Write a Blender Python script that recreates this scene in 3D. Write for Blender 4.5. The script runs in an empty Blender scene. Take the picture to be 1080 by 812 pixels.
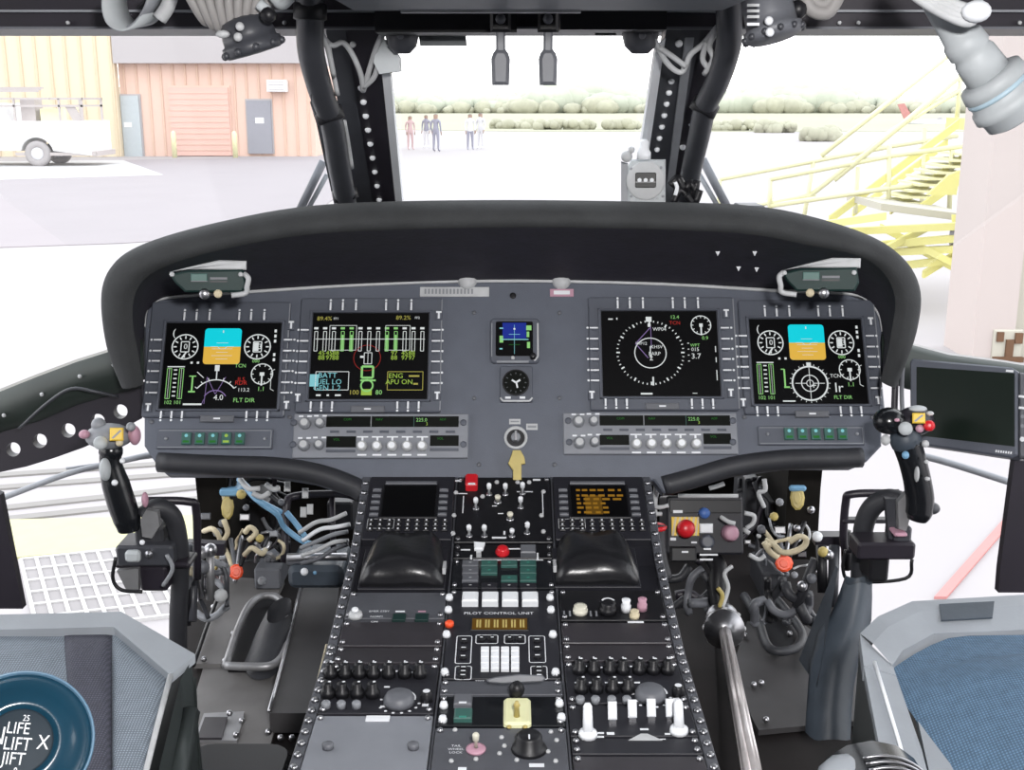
import bpy, math, random
from mathutils import Vector as V
R = random.Random(7)
PI = math.pi
COL = bpy.context.scene.collection
FP = 1200.0; CAM = V((0, 0, 2.0)); TL = math.radians(14); CT, ST = math.cos(TL), math.sin(TL)
def ray(px, py):
    x = (px-540)/FP; y = (406-py)/FP
    return V((x, CT+y*ST, -ST+y*CT))
def P(px, py, Y):
    d = ray(px, py); return CAM+d*(Y/d.y)
def G(px, py, z=0.0):
    d = ray(px, py); return CAM+d*((z-2.0)/d.z)
def D(py, dep): return CAM+ray(540, py)*dep

# ---------------------------------------------------------------- materials
MT = {}
def mat(n, c, r=.5, m=0, ns=0, na=.25, bump=0, bs=200, em=0, spec=.5, coat=0):
    k = bpy.data.materials.new(n); k.use_nodes = True; nt = k.node_tree; b = nt.nodes['Principled BSDF']
    b.inputs['Roughness'].default_value = r; b.inputs['Metallic'].default_value = m
    b.inputs['Specular IOR Level'].default_value = spec; b.inputs['Coat Weight'].default_value = coat
    c4 = (*c, 1)
    tc = nt.nodes.new('ShaderNodeTexCoord')
    no = nt.nodes.new('ShaderNodeTexNoise'); no.inputs['Scale'].default_value = ns or 12; no.inputs['Detail'].default_value = 4
    nt.links.new(tc.outputs['Object'], no.inputs['Vector'])
    mx = nt.nodes.new('ShaderNodeMix'); mx.data_type = 'RGBA'
    a = na if ns else .08
    mx.inputs[6].default_value = (*[x*(1-a) for x in c], 1); mx.inputs[7].default_value = (*[min(1, x*(1+a)) for x in c], 1)
    nt.links.new(no.outputs['Fac'], mx.inputs[0]); nt.links.new(mx.outputs[2], b.inputs['Base Color'])
    if em:
        b.inputs['Emission Color'].default_value = c4; b.inputs['Emission Strength'].default_value = em
    if bump:
        n2 = nt.nodes.new('ShaderNodeTexNoise'); n2.inputs['Scale'].default_value = bs
        nt.links.new(tc.outputs['Object'], n2.inputs['Vector'])
        bp = nt.nodes.new('ShaderNodeBump'); bp.inputs['Strength'].default_value = bump; bp.inputs['Distance'].default_value = .002
        nt.links.new(n2.outputs['Fac'], bp.inputs['Height']); nt.links.new(bp.outputs[0], b.inputs['Normal'])
    MT[n] = k; return k
def S(r, g, b):
    f = lambda v: (v/255/12.92 if v < 11 else ((v/255+.055)/1.055)**2.4)
    return (f(r), f(g), f(b))
mat('panel', (.088,.098,.125), .55, ns=30, na=.12, bump=.15, bs=500)
mat('bezel', (.075,.083,.105), .5, ns=20, na=.15)
mat('plate', (.19,.20,.225), .5, ns=20, na=.15)
mat('console_grey', (.07,.073,.085), .5, ns=18, na=.35, bump=.1)
mat('console_dark', (.016,.016,.021), .5, spec=.35, ns=18, na=.35)
mat('blank', (.030,.027,.032), .4, ns=25, na=.3)
mat('black', (.008,.008,.010), .45, spec=.35, ns=20, na=.3)
mat('gloss', (.008,.009,.011), .22, ns=20, na=.3)
mat('rubber', (.024,.025,.030), .55, ns=25, na=.35, bump=.25, bs=120)
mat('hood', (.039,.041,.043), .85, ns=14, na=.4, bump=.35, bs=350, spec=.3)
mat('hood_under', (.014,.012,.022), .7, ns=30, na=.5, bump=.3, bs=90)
mat('leather', (.012,.012,.014), .3, ns=15, na=.3, bump=.35, bs=60)
mat('frame_dark', (.016,.013,.020), .45, ns=10, na=.4)
mat('post', (.040,.042,.050), .42, ns=16, na=.4)
mat('sill_green', (.022,.030,.026), .4, ns=10, na=.4)
mat('white', (.75,.77,.8), .5); mat('ivory', (.62,.60,.50), .5); mat('offwhite', (.45,.46,.47), .6, ns=30, na=.3)
mat('ink', (.7,.72,.75), .6); mat('grey', (.22,.23,.25), .5, ns=20); mat('midgrey', (.11,.115,.13), .5, ns=20)
mat('chrome', (.80,.76,.75), .30, 1); mat('steel', (.42,.42,.44), .35, 1, ns=40, na=.3); mat('alu', (.30,.30,.31), .45, .6, ns=30, na=.3)
mat('red', (.55,.012,.02), .35); mat('orange', (.85,.09,.025), .45); mat('yellow', (.75,.50,.05), .5); mat('paleyellow', (.70,.70,.42), .5)
mat('pink', (.45,.25,.32), .5); mat('blue', (.05,.12,.35), .45); mat('lightblue', (.16,.33,.50), .5); mat('cream', (.55,.48,.33), .6, ns=50, na=.3)
mat('tan', (.45,.36,.12), .5, ns=30); mat('green', (.03,.10,.085), .5); mat('darkgreen', (.012,.030,.028), .45, spec=.15)
mat('floorpaint', (.13,.125,.124), .65, ns=9, na=.5, bump=.1, bs=80); mat('trough', (.045,.043,.045), .55, ns=9, na=.5, spec=.3); mat('floordark', (.012,.010,.010), .75, spec=.15, ns=9, na=.6)
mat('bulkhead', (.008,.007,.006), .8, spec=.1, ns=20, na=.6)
mat('seat_metal', (.25,.27,.295), .5, ns=12, na=.2, bump=.08); mat('seat_side', (.035,.042,.042), .35, ns=8, na=.5)
mat('mesh_blue', (.068,.122,.19), .8, ns=90, na=.3, bump=.8, bs=260); mat('mesh_grey', (.165,.195,.23), .8, ns=60, na=.2, bump=.6, bs=260)
mat('mesh_dark', (.05,.052,.072), .85, ns=90, na=.3, bump=.8, bs=260); mat('canvas', (.040,.052,.068), .5, ns=14, na=.4, bump=.3, bs=60)
mat('disc_blue', (.007,.038,.066), .22, ns=6, na=.3, coat=.3); mat('disc_rim', (.10,.19,.28), .3); mat('disc_label', (.02,.03,.04), .55, spec=.15); mat('rod_metal', (.70,.66,.66), .32, .55, ns=40, na=.2)
mat('lamp_blue', (.34,.45,.52), .5); mat('lamp_grey', (.40,.425,.44), .55, ns=20, na=.2); mat('cord_grey', (.25,.24,.235), .6)
mat('leddark', (.004,.005,.004), .35, spec=.15); mat('screen', (.003,.003,.0035), .3, spec=.2); mat('tablet_glass', (.007,.012,.009), .3, ns=5, na=.6, spec=.25)
def em(n, c, s=1.0):
    mat(n, tuple(x*.12 for x in c), .4, em=s, spec=.2); MT[n].node_tree.nodes['Principled BSDF'].inputs['Emission Color'].default_value = (*c, 1)
em('e_white', (.78,.82,.82), .75); em('e_cyan', (.005,.60,.70), .95); em('e_tan', (.70,.42,.06), .95); em('e_green', (.30,.68,.22), .75)
em('e_lime', (.36,.55,.08), .75); em('e_mag', (.32,.22,.5), .6); em('e_red', (.6,.04,.03), .55); em('e_blue', (.012,.03,.30), .75)
em('e_ltcyan', (.25,.62,.68), .75); em('e_amber', (.40,.20,.02), .55); em('e_dim', (.02,.16,.02), .8); em('e_btn', (.06,.30,.24), .8); em('e_yel', (.5,.46,.1), .6)
em('e_ambscreen', (.10,.05,.006), 1.0)
def weave(n, sc=210):
    nt = MT[n].node_tree; b = nt.nodes['Principled BSDF']; src = b.inputs['Base Color'].links[0].from_socket; tc = [x for x in nt.nodes if x.type == 'TEX_COORD'][0]
    w = []
    for d in ('X', 'Y'):
        k = nt.nodes.new('ShaderNodeTexWave'); k.bands_direction = d; k.inputs['Scale'].default_value = sc/2.2; k.inputs['Distortion'].default_value = .5; nt.links.new(tc.outputs['Object'], k.inputs['Vector']); w.append(k)
    mu = nt.nodes.new('ShaderNodeMath'); mu.operation = 'MULTIPLY'; nt.links.new(w[0].outputs['Fac'], mu.inputs[0]); nt.links.new(w[1].outputs['Fac'], mu.inputs[1])
    mp = nt.nodes.new('ShaderNodeMapRange'); mp.inputs[3].default_value = .72; mp.inputs[4].default_value = 1.75; nt.links.new(mu.outputs[0], mp.inputs[0])
    vm = nt.nodes.new('ShaderNodeVectorMath'); vm.operation = 'SCALE'; nt.links.new(src, vm.inputs[0]); nt.links.new(mp.outputs[0], vm.inputs['Scale']); nt.links.new(vm.outputs[0], b.inputs['Base Color'])
for n_ in ('mesh_blue', 'mesh_grey', 'mesh_dark'): weave(n_)
# ---------------------------------------------------------------- frames and mesh builder
class F:
    def __init__(s, O, X, U):
        s.O = V(O); s.X = V(X).normalized(); U = V(U); U = U-s.X*U.dot(s.X); s.U = U.normalized(); s.N = s.X.cross(s.U)
    def w(s, a, b, h=0): return s.O+s.X*a+s.U*b+s.N*h
    def px(s, x, y, h=0):
        d = ray(x, y); O = s.O+s.N*h; t = (O-CAM).dot(s.N)/d.dot(s.N); q = CAM+d*t-O
        return (q.dot(s.X), q.dot(s.U))
    def pr(s, x0, y0, x1, y1, h=0):
        mx, my = (x0+x1)/2, (y0+y1)/2
        return (s.px(x0, my, h)[0], s.px(mx, y1, h)[1], s.px(x1, my, h)[0], s.px(mx, y0, h)[1])
    def at(s, a, b, h=0): return F(s.w(a, b, h), s.X, s.U)
    def atp(s, x, y, h=0): a, b = s.px(x, y, h); return s.at(a, b, h)
def fr_axis(O, N, hint=V((1, 0, 0))):
    N = V(N).normalized(); X = V(hint)-N*V(hint).dot(N)
    if X.length < .05: X = V((0, 1, 0))-N*N.y
    X.normalize(); return F(O, X, N.cross(X))
def face_cam(px, py, Y):
    O = P(px, py, Y); return fr_axis(O, CAM-O)
def rrect(r, rad=0, n=4):
    a0, b0, a1, b1 = r
    if rad <= 0: return [(a0, b0), (a1, b0), (a1, b1), (a0, b1)]
    rad = min(rad, (a1-a0)/2.01, (b1-b0)/2.01); o = []
    for cx, cy, st in ((a1-rad, b0+rad, -90), (a1-rad, b1-rad, 0), (a0+rad, b1-rad, 90), (a0+rad, b0+rad, 180)):
        for i in range(n+1):
            t = math.radians(st+90*i/n); o.append((cx+rad*math.cos(t), cy+rad*math.sin(t)))
    return o
def circ(a, b, r, n=20, rb=None):
    rb = rb or r
    return [(a+r*math.cos(2*PI*i/n), b+rb*math.sin(2*PI*i/n)) for i in range(n)]
def catmull(pts, k=6):
    pts = [V(p) for p in pts]
    if len(pts) < 3: return pts
    o = []; q = [pts[0]*2-pts[1]]+pts+[pts[-1]*2-pts[-2]]
    for i in range(1, len(q)-2):
        a, b, c, d = q[i-1:i+3]
        for j in range(k):
            t = j/k; o.append(.5*((2*b)+(c-a)*t+(2*a-5*b+4*c-d)*t*t+(3*b-a-3*c+d)*t**3))
    o.append(pts[-1]); return o
_TX = {}
def text_geo(s):
    if s not in _TX:
        cu = bpy.data.curves.new('t', 'FONT'); cu.body = s; cu.align_x = 'CENTER'; cu.align_y = 'CENTER'; cu.resolution_u = 2
        o = bpy.data.objects.new('t', cu); COL.objects.link(o); dg = bpy.context.evaluated_depsgraph_get(); dg.update()
        me = bpy.data.meshes.new_from_object(o.evaluated_get(dg))
        _TX[s] = ([tuple(v.co) for v in me.vertices], [tuple(p.vertices) for p in me.polygons])
        bpy.data.objects.remove(o); bpy.data.curves.remove(cu); bpy.data.meshes.remove(me)
    return _TX[s]
class MB:
    def __init__(s): s.v = []; s.f = []; s.m = []; s.sm = []; s.mats = []
    def mi(s, m):
        if m not in s.mats: s.mats.append(m)
        return s.mats.index(m)
    def add(s, vs, fs, m, smooth=False):
        n = len(s.v); s.v += [V(v) for v in vs]; k = s.mi(m)
        for f in fs: s.f.append([n+i for i in f]); s.m.append(k); s.sm.append(smooth)
        return s
    def prism(s, fr, o, h0, h1, m, bev=0, smooth=False):
        n = len(o); L = [[fr.w(a, b, h0) for a, b in o]]
        if bev:
            ins = []
            ar = sum(o[i][0]*o[(i+1) % n][1]-o[(i+1) % n][0]*o[i][1] for i in range(n)); sg = 1 if ar > 0 else -1
            for i in range(n):
                (x0, y0), (x1, y1), (x2, y2) = o[i-1], o[i], o[(i+1) % n]
                e1 = (x1-x0, y1-y0); e2 = (x2-x1, y2-y1); l1 = math.hypot(*e1) or 1e-9; l2 = math.hypot(*e2) or 1e-9
                nx = -(e1[1]/l1+e2[1]/l2)*sg; ny = (e1[0]/l1+e2[0]/l2)*sg; q = math.hypot(nx, ny) or 1
                c = max(.35, q/2); ins.append((x1+nx/q*bev/c, y1+ny/q*bev/c))
            L.append([fr.w(a, b, h1-(bev if h1 > h0 else -bev)) for a, b in o]); L.append([fr.w(a, b, h1) for a, b in ins])
        else: L.append([fr.w(a, b, h1) for a, b in o])
        vs = [p for l in L for p in l]; fs = [list(range(n))[::-1], [(len(L)-1)*n+i for i in range(n)]]
        for k in range(len(L)-1):
            for i in range(n): j = (i+1) % n; fs.append([k*n+i, k*n+j, (k+1)*n+j, (k+1)*n+i])
        return s.add(vs, fs, m, smooth)
    def rect(s, fr, r, h0, h1, m, bev=0, rad=0): return s.prism(fr, rrect(r, rad), h0, h1, m, bev)
    def quad(s, fr, r, h, m): return s.add([fr.w(r[0], r[1], h), fr.w(r[2], r[1], h), fr.w(r[2], r[3], h), fr.w(r[0], r[3], h)], [[0, 1, 2, 3]], m)
    def disc(s, fr, a, b, r, h, m, n=16): return s.add([fr.w(x, y, h) for x, y in circ(a, b, r, n)], [list(range(n))], m)
    def lathe(s, fr, prof, m, n=16, a=0, b=0, smooth=True):
        vs = []; fs = []
        for r, h in prof:
            for i in range(n): t = 2*PI*i/n; vs.append(fr.w(a+r*math.cos(t), b+r*math.sin(t), h))
        for k in range(len(prof)-1):
            for i in range(n): j = (i+1) % n; fs.append([k*n+i, k*n+j, (k+1)*n+j, (k+1)*n+i])
        fs.append(list(range(n))[::-1]); fs.append([(len(prof)-1)*n+i for i in range(n)])
        return s.add(vs, fs, m, smooth)
    def tube(s, pts, r, m, n=8, k=5, smooth=True, flat=1.0):
        pp = catmull(pts, k) if k else [V(p) for p in pts]; N = len(pp); vs = []; fs = []; ref = None
        for i, p in enumerate(pp):
            t = (pp[min(i+1, N-1)]-pp[max(i-1, 0)]); t = t.normalized() if t.length > 1e-9 else V((0, 0, 1))
            if ref is None: ref = V((0, 0, 1)) if abs(t.z) < .9 else V((0, 1, 0))
            x = ref-t*ref.dot(t); x.normalize(); ref = x; y = t.cross(x)
            if callable(r): rr = r(i/(N-1))
            else: rr = r
            for j in range(n): q = 2*PI*j/n; vs.append(p+x*rr*math.cos(q)*flat+y*rr*math.sin(q))
        for i in range(N-1):
            for j in range(n): l = (j+1) % n; fs.append([i*n+j, i*n+l, (i+1)*n+l, (i+1)*n+j])
        fs.append(list(range(n))[::-1]); fs.append([(N-1)*n+j for j in range(n)])
        return s.add(vs, fs, m, smooth)
    def sph(s, c, r, m, n=12, k=8, sc=(1, 1, 1)):
        c = V(c); vs = [c+V((0, 0, r*sc[2]))]; fs = []
        for i in range(1, k):
            for j in range(n):
                t = PI*i/k; q = 2*PI*j/n; vs.append(c+V((r*sc[0]*math.sin(t)*math.cos(q), r*sc[1]*math.sin(t)*math.sin(q), r*sc[2]*math.cos(t))))
        vs.append(c-V((0, 0, r*sc[2]))); L = len(vs)-1
        for j in range(n):
            l = (j+1) % n; fs.append([0, 1+j, 1+l]); fs.append([L, L-n+l, L-n+j])
            for i in range(k-2): fs.append([1+i*n+j, 1+(i+1)*n+j, 1+(i+1)*n+l, 1+i*n+l])
        return s.add(vs, fs, m, True)
    def loft(s, rows, m, smooth=True, closed=False):
        n = len(rows[0]); vs = [p for r in rows for p in r]; fs = []
        for i in range(len(rows)-1):
            for j in range(n if closed else n-1): l = (j+1) % n; fs.append([i*n+j, i*n+l, (i+1)*n+l, (i+1)*n+j])
        return s.add(vs, fs, m, smooth)
    def slab(s, pts, d, m):   # polygon of 3D points given thickness vector d
        d = V(d); n = len(pts); vs = [V(p) for p in pts]+[V(p)+d for p in pts]
        fs = [list(range(n)), [n+i for i in range(n)][::-1]]+[[i, n+i, n+(i+1) % n, (i+1) % n] for i in range(n)]
        return s.add(vs, fs, m)
    def box(s, a, b, m): 
        a, b = V(a), V(b)
        return s.slab([(a.x, a.y, a.z), (b.x, a.y, a.z), (b.x, a.y, b.z), (a.x, a.y, b.z)], (0, b.y-a.y, 0), m)
    def line(s, fr, pts, w, h, m):
        for (a0, b0), (a1, b1) in zip(pts, pts[1:]):
            dx, dy = a1-a0, b1-b0; l = math.hypot(dx, dy) or 1e-9; ox, oy = -dy/l*w/2, dx/l*w/2
            s.add([fr.w(a0+ox, b0+oy, h), fr.w(a0-ox, b0-oy, h), fr.w(a1-ox, b1-oy, h), fr.w(a1+ox, b1+oy, h)], [[0, 1, 2, 3]], m)
        return s
    def arc(s, fr, a, b, r, w, h, m, t0=0, t1=360, n=28):
        return s.line(fr, [(a+r*math.cos(math.radians(t0+(t1-t0)*i/n)), b+r*math.sin(math.radians(t0+(t1-t0)*i/n))) for i in range(n+1)], w, h, m)
    def text(s, fr, t, a, b, size, h, m, sx=1.0):
        vs, fs = text_geo(t); return s.add([fr.w(a+x*size*sx, b+y*size, h) for x, y, z in vs], fs, m)
    def build(s, name, parent=None, label=None, cat=None, group=None, kind=None):
        xs = [v.x for v in s.v]; ys = [v.y for v in s.v]; zs = [v.z for v in s.v]
        c = V(((min(xs)+max(xs))/2, (min(ys)+max(ys))/2, min(zs)))
        me = bpy.data.meshes.new(name); me.from_pydata([tuple(v-c) for v in s.v], [], s.f)
        for m in s.mats: me.materials.append(MT[m])
        me.polygons.foreach_set('material_index', s.m); me.polygons.foreach_set('use_smooth', s.sm); me.update()
        o = bpy.data.objects.new(name, me); COL.objects.link(o)
        if parent is not None: o.parent = parent; o.location = c-V(parent['_w'])
        else: o.location = c
        o['_w'] = tuple(c); tag(o, label, cat, group, kind); return o
def tag(o, label=None, cat=None, group=None, kind=None):
    for k, v in (('label', label), ('category', cat), ('group', group), ('kind', kind)):
        if v: o[k] = v
    return o
def thing(name, label, cat, loc, group=None):
    o = bpy.data.objects.new(name, None); COL.objects.link(o); o.location = V(loc); o['_w'] = tuple(V(loc)); o.empty_display_size = .05
    return tag(o, label, cat, group)
def struct(mb, name): return mb.build(name, kind='structure')
# ---------------------------------------------------------------- instrument panel
A31 = math.radians(31)
PF = F(P(540, 400, 2.0), (1, 0, 0), (0, math.sin(A31), math.cos(A31)))
q = lambda pts: [PF.px(x, y) for x, y in pts]
pt = thing('instrument_panel', 'wide grey instrument panel plate carrying the four square displays under the padded hood', 'instrument panel', PF.atp(540, 500).O)
outl = q([(152, 345), (155, 326), (168, 316), (200, 312), (250, 309), (340, 303), (420, 299), (490, 297), (590, 297), (700, 300), (820, 307), (895, 310), (915, 317), (927, 332), (931, 350),
          (930, 470), (915, 486), (900, 492), (830, 492), (770, 500), (720, 514), (700, 520), (690, 507), (640, 505), (440, 505), (392, 507), (380, 524), (330, 508), (280, 500), (175, 500), (165, 490), (152, 470)])
MB().prism(PF, outl[::-1], -.03, 0, 'panel', .003).build('face_plate', pt)
MB().tube([PF.w(*p, .002) for p in outl[:15]], .0035, 'offwhite', 6, 3).build('edge_trim', pt, 'pale worn edge strip along the top')
def bol(pts, r):
    return MB().tube([PF.w(*PF.px(x, y), .004) for x, y in pts], r, 'rubber', 12, 5)
bol([(168, 488), (230, 491), (290, 493), (335, 500), (372, 513), (385, 522)], .018).build('bolster', pt)
bol([(700, 513), (730, 505), (775, 492), (830, 485), (880, 484), (908, 483)], .018).build('bolster', pt)
m = MB()
m.rect(PF, PF.pr(443, 303, 516, 313), 0, .002, 'offwhite', .0005); r = PF.pr(447, 304, 500, 312)
for i in range(14):
    a = r[0]+(r[2]-r[0])*(i+.2)/14; m.quad(PF, (a, r[1]+.003, a+.0035, r[3]-.002), .0024, 'grey')
m.build('placard', pt, 'pale notice strip with worn print')
m = MB(); m.rect(PF, PF.pr(580, 305, 605, 313), 0, .002, 'pink', .0005); m.quad(PF, PF.pr(584, 307, 601, 311), .0024, 'ink'); m.build('placard', pt, 'small pinkish tag with white print')
for x in (493, 592):
    fr = PF.atp(x, 296); MB().lathe(fr, [(.018, -.01), (.018, .004), (.013, .012), (.004, .015)], 'offwhite', 16).build('latch', pt)
fr = PF.atp(541, 312); MB().lathe(fr, [(.006, 0), (.006, .002), (.003, .002)], 'black', 12).build('screw', pt)
for x, y in ((160, 445), (160, 345), (306, 440), (500, 330), (500, 420), (590, 330), (590, 420), (785, 440), (920, 440), (505, 490), (585, 490), (300, 485), (790, 484)):
    fr = PF.atp(x, y); MB().lathe(fr, [(.004, 0), (.004, .0015), (.002, .003)], 'midgrey', 10).build('screw', pt)
# --- multifunction displays
TK = (.146, .252, .366, .626, .73, .845); BK = (.02, .11, .2, .75, .84, .93); SK = (.2, .33, .45, .57, .7, .82)
class Scr:
    def __init__(s, fr, r): s.fr = fr; s.r = r; s.w = r[2]-r[0]; s.hh = r[3]-r[1]; s.m = MB(); s.H = .0122
    def xy(s, u, v): return (s.r[0]+u*s.w, s.r[3]-v*s.hh)
    def bar(s, u0, v0, u1, v1, c, dh=0):
        a, b = s.xy(u0, v1); a2, b2 = s.xy(u1, v0); s.m.quad(s.fr, (a, b, a2, b2), s.H+dh, c)
    def ln(s, pts, c, w=.0011, dh=0): s.m.line(s.fr, [s.xy(*p) for p in pts], w, s.H+.0001+dh, c)
    def bx(s, u0, v0, u1, v1, c, w=.0009): s.ln([(u0, v0), (u1, v0), (u1, v1), (u0, v1), (u0, v0)], c, w)
    def arc(s, u, v, r, c, w=.0011, t0=0, t1=360, n=30): a, b = s.xy(u, v); s.m.arc(s.fr, a, b, r*s.w, w, s.H+.0001, c, t0, t1, n)
    def tx(s, t, u, v, sz, c): a, b = s.xy(u, v); s.m.text(s.fr, t, a, b, sz*s.hh, s.H+.0002, c)
    def ticks(s, u, v, r0, r1, n, c, w=.0011, t0=0, t1=360):
        a, b = s.xy(u, v)
        for i in range(n):
            t = math.radians(t0+(t1-t0)*i/n); s.m.line(s.fr, [(a+r0*s.w*math.cos(t), b+r0*s.w*math.sin(t)), (a+r1*s.w*math.cos(t), b+r1*s.w*math.sin(t))], w, s.H+.0001, c)
def pfd(s, right):
    a0, b0 = s.xy(.34, .49); a1, b1 = s.xy(.66, .066); mid = s.xy(0, .285)[1]
    top = [p for p in rrect((a0, b0, a1, b1), .006)]
    s.m.add([s.fr.w(a, b, s.H) for a, b in top], [list(range(len(top)))], 'e_cyan')
    lo = rrect((a0, b0, a1, mid), 0); lo = rrect((a0, b0, a1, mid+.004), .006)[:5]+[(a1, mid), (a0, mid)]+rrect((a0, b0, a1, mid), .006)[15:]
    s.m.add([s.fr.w(a, b, s.H+.0001) for a, b in lo], [list(range(len(lo)))], 'e_tan')
    for v, w in ((.24, .05), (.31, .09), (.35, .05), (.39, .09), (.43, .05)): s.ln([(.5-w, v), (.5+w, v)], 'e_white', .0007, .0002)
    s.ln([(.40, .285), (.46, .285), (.48, .31), (.52, .31), (.54, .285), (.60, .285)], 'e_white', .001, .0002); s.ln([(.5, .09), (.5, .12)], 'e_white', .002, .0002)
    s.tx('(', .07, .12, .12, 'e_white')
    for u in (.176, .805):
        v = .285; s.arc(u, v, .112, 'e_white', .0022); s.ticks(u, v, .072, .1, 12, 'e_white', .0022)
        s.bx(u-.035, v-.06, u+.035, v+.06, 'e_white', .0018)
        if u > .5: s.bar(u-.03, v-.05, u+.01, v+.05, 'e_white', .0002)
        s.tx('0' if u < .5 else '13', u+.005, v, .09, 'e_white')
    s.ln([(.15, .43), (.19, .35)], 'e_white', .003)
    s.bar(.235, .46, .255, .485, 'e_white'); s.bar(.29, .46, .31, .485, 'e_white'); s.tx('000', .80, .455, .055, 'e_green')
    # torque scale
    for u in (.06, .165): s.bx(u-.018, .54, u+.018, .89, 'e_green', .0012); s.ln([(u, .54), (u, .89)], 'e_white', .0007)
    for k in range(7): s.bar(.098, .55+.05*k, .127, .565+.05*k, 'e_white')
    s.ln([(.04, .52), (.19, .52)], 'e_white', .002); s.tx('102 101', .11, .935, .06, 'e_green')
    if not right:
        s.ln([(.265, .63), (.265, .81)], 'e_green', .003); s.ln([(.235, .63), (.295, .63)], 'e_green', .002); s.ln([(.235, .81), (.295, .81)], 'e_green', .003)
        s.arc(.47, .93, .2, 'e_white', .002, 38, 142, 20); s.arc(.47, .93, .105, 'e_mag', .0018, 30, 150, 16); s.ticks(.47, .93, .2, .225, 7, 'e_white', .0015, 38, 160)
        s.ln([(.47, .55), (.47, .67)], 'e_white', .002); s.ln([(.38, .95), (.39, .64), (.47, .84), (.55, .64)], 'e_mag', .001); s.bar(.45, .5, .49, .57, 'e_white')
        s.ln([(.30, .58), (.36, .65)], 'e_white', .0014); s.tx('4.0', .5, .88, .09, 'e_white'); s.bar(.2, .945, .36, .965, 'e_white')
        s.ln([(.36, .955), (.375, .9)], 'e_mag', .001)
        s.tx('TCN', .67, .51, .06, 'e_green'); s.tx('ILS', .685, .67, .07, 'e_red'); s.tx('RDR', .685, .71, .07, 'e_red'); s.tx('113.2', .71, .79, .06, 'e_white'); s.tx('FLT DIR', .72, .91, .07, 'e_green')
    else:
        s.ln([(.28, .6), (.28, .8)], 'e_green', .003); s.ln([(.25, .6), (.28, .6)], 'e_green', .002); s.ln([(.27, .81), (.32, .81)], 'e_green', .003)
        u, v = .5, .765; s.arc(u, v, .155, 'e_white', .003, 0, 360, 40); s.arc(u, v, .075, 'e_white', .0018); s.arc(u, v, .03, 'e_white', .0014); s.ticks(u, v, .165, .18, 24, 'e_white', .0012)
        s.ln([(.37, v), (.47, v)], 'e_white', .0012); s.ln([(.53, v), (.63, v)], 'e_white', .0012); s.ln([(u, .58), (u, .95)], 'e_white', .0012); s.bar(.48, .52, .52, .56, 'e_white'); s.tx('+', .53, v+.03, .12, 'e_white')
        s.tx('TCN', .73, .68, .06, 'e_white'); s.tx('Ir', .75, .82, .16, 'e_white'); s.tx('FLT DIR', .78, .93, .06, 'e_green'); s.bar(.25, .965, .36, .98, 'e_white')
    u, v = .86, .605; s.arc(u, v, .092, 'e_white', .0018); s.ticks(u, v, .07, .09, 10, 'e_white', .0016); s.ln([(u, v), (u, .74)], 'e_white', .0028); s.tx('1.1', u, .78, .07, 'e_green'); s.bar(u-.02, v-.02, u+.02, v+.02, 'e_white')
    s.ln([(.97, .55), (.94, .57), (.94, .78), (.97, .8)], 'e_white', .001)
    for v in (.08, .14, .2, .36, .42): s.bar(.945, v, .965, v+.035, 'e_white')
def eng(s):
    s.tx('89.4%', .10, .07, .07, 'e_yel'); s.tx('FF1', .2, .07, .04, 'e_white'); s.tx('89.2%', .78, .06, .07, 'e_yel'); s.tx('FF2', .9, .06, .04, 'e_white')
    s.bx(.15, .15, .38, .44, 'e_white', .0009); s.bx(.63, .15, .84, .44, 'e_white', .0009); s.ln([(.03, .31), (.97, .31)], 'e_white', .0012)
    for i in range(13):
        u = .035+i*.076; c = 'e_green' if i in (3, 4, 8, 9) else 'e_white'
        s.bx(u-.013, .22, u+.013, .45, c, .0012); s.bar(u-.02, .17, u+.016, .195, c)
        if i in (3, 4, 8, 9): s.bar(u-.008, .26, u+.008, .44, 'e_green')
    for u in (.09, .155, .21, .71, .8, .86):
        for v in (.475, .53): s.tx(R.choice(('88', '45', '97')), u, v, .075, 'e_lime')
    s.arc(.48, .53, .115, 'e_red', .0008); s.bar(.42, .505, .45, .53, 'e_white')
    s.bx(.455, .47, .52, .6, 'e_white', .0013); s.ln([(.487, .47), (.487, .6)], 'e_white', .001)
    s.bx(.44, .63, .535, .76, 'e_green', .004); s.arc(.487, .85, .05, 'e_green', .003); s.bar(.44, .89, .53, .96, 'e_lime'); s.bar(.43, .78, .56, .8, 'e_green')
    s.tx('100', .38, .93, .075, 'e_yel'); s.tx('80', .59, .93, .075, 'e_green')
    s.bx(.05, .69, .33, .9, 'e_white', .0012); s.bx(.66, .69, .96, .9, 'e_yel', .0012)
    for v, t, c in ((.735, 'BATT', 'e_ltcyan'), (.81, 'FUEL LO', 'e_ltcyan'), (.88, 'GEN 1 2', 'e_ltcyan')): s.tx(t, .15, v, .085, c)
    s.bar(.0, .72, .075, .86, 'e_ltcyan'); s.tx('ENG', .73, .74, .08, 'e_lime'); s.tx('APU ON', .76, .81, .08, 'e_lime'); s.bar(.84, .73, .93, .75, 'e_yel'); s.bar(.88, .82, .92, .84, 'e_yel')
    s.bar(.06, .95, .1, .97, 'e_white'); s.bar(.22, .95, .27, .97, 'e_white'); s.bar(.15, .95, .17, .97, 'e_white')
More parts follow.
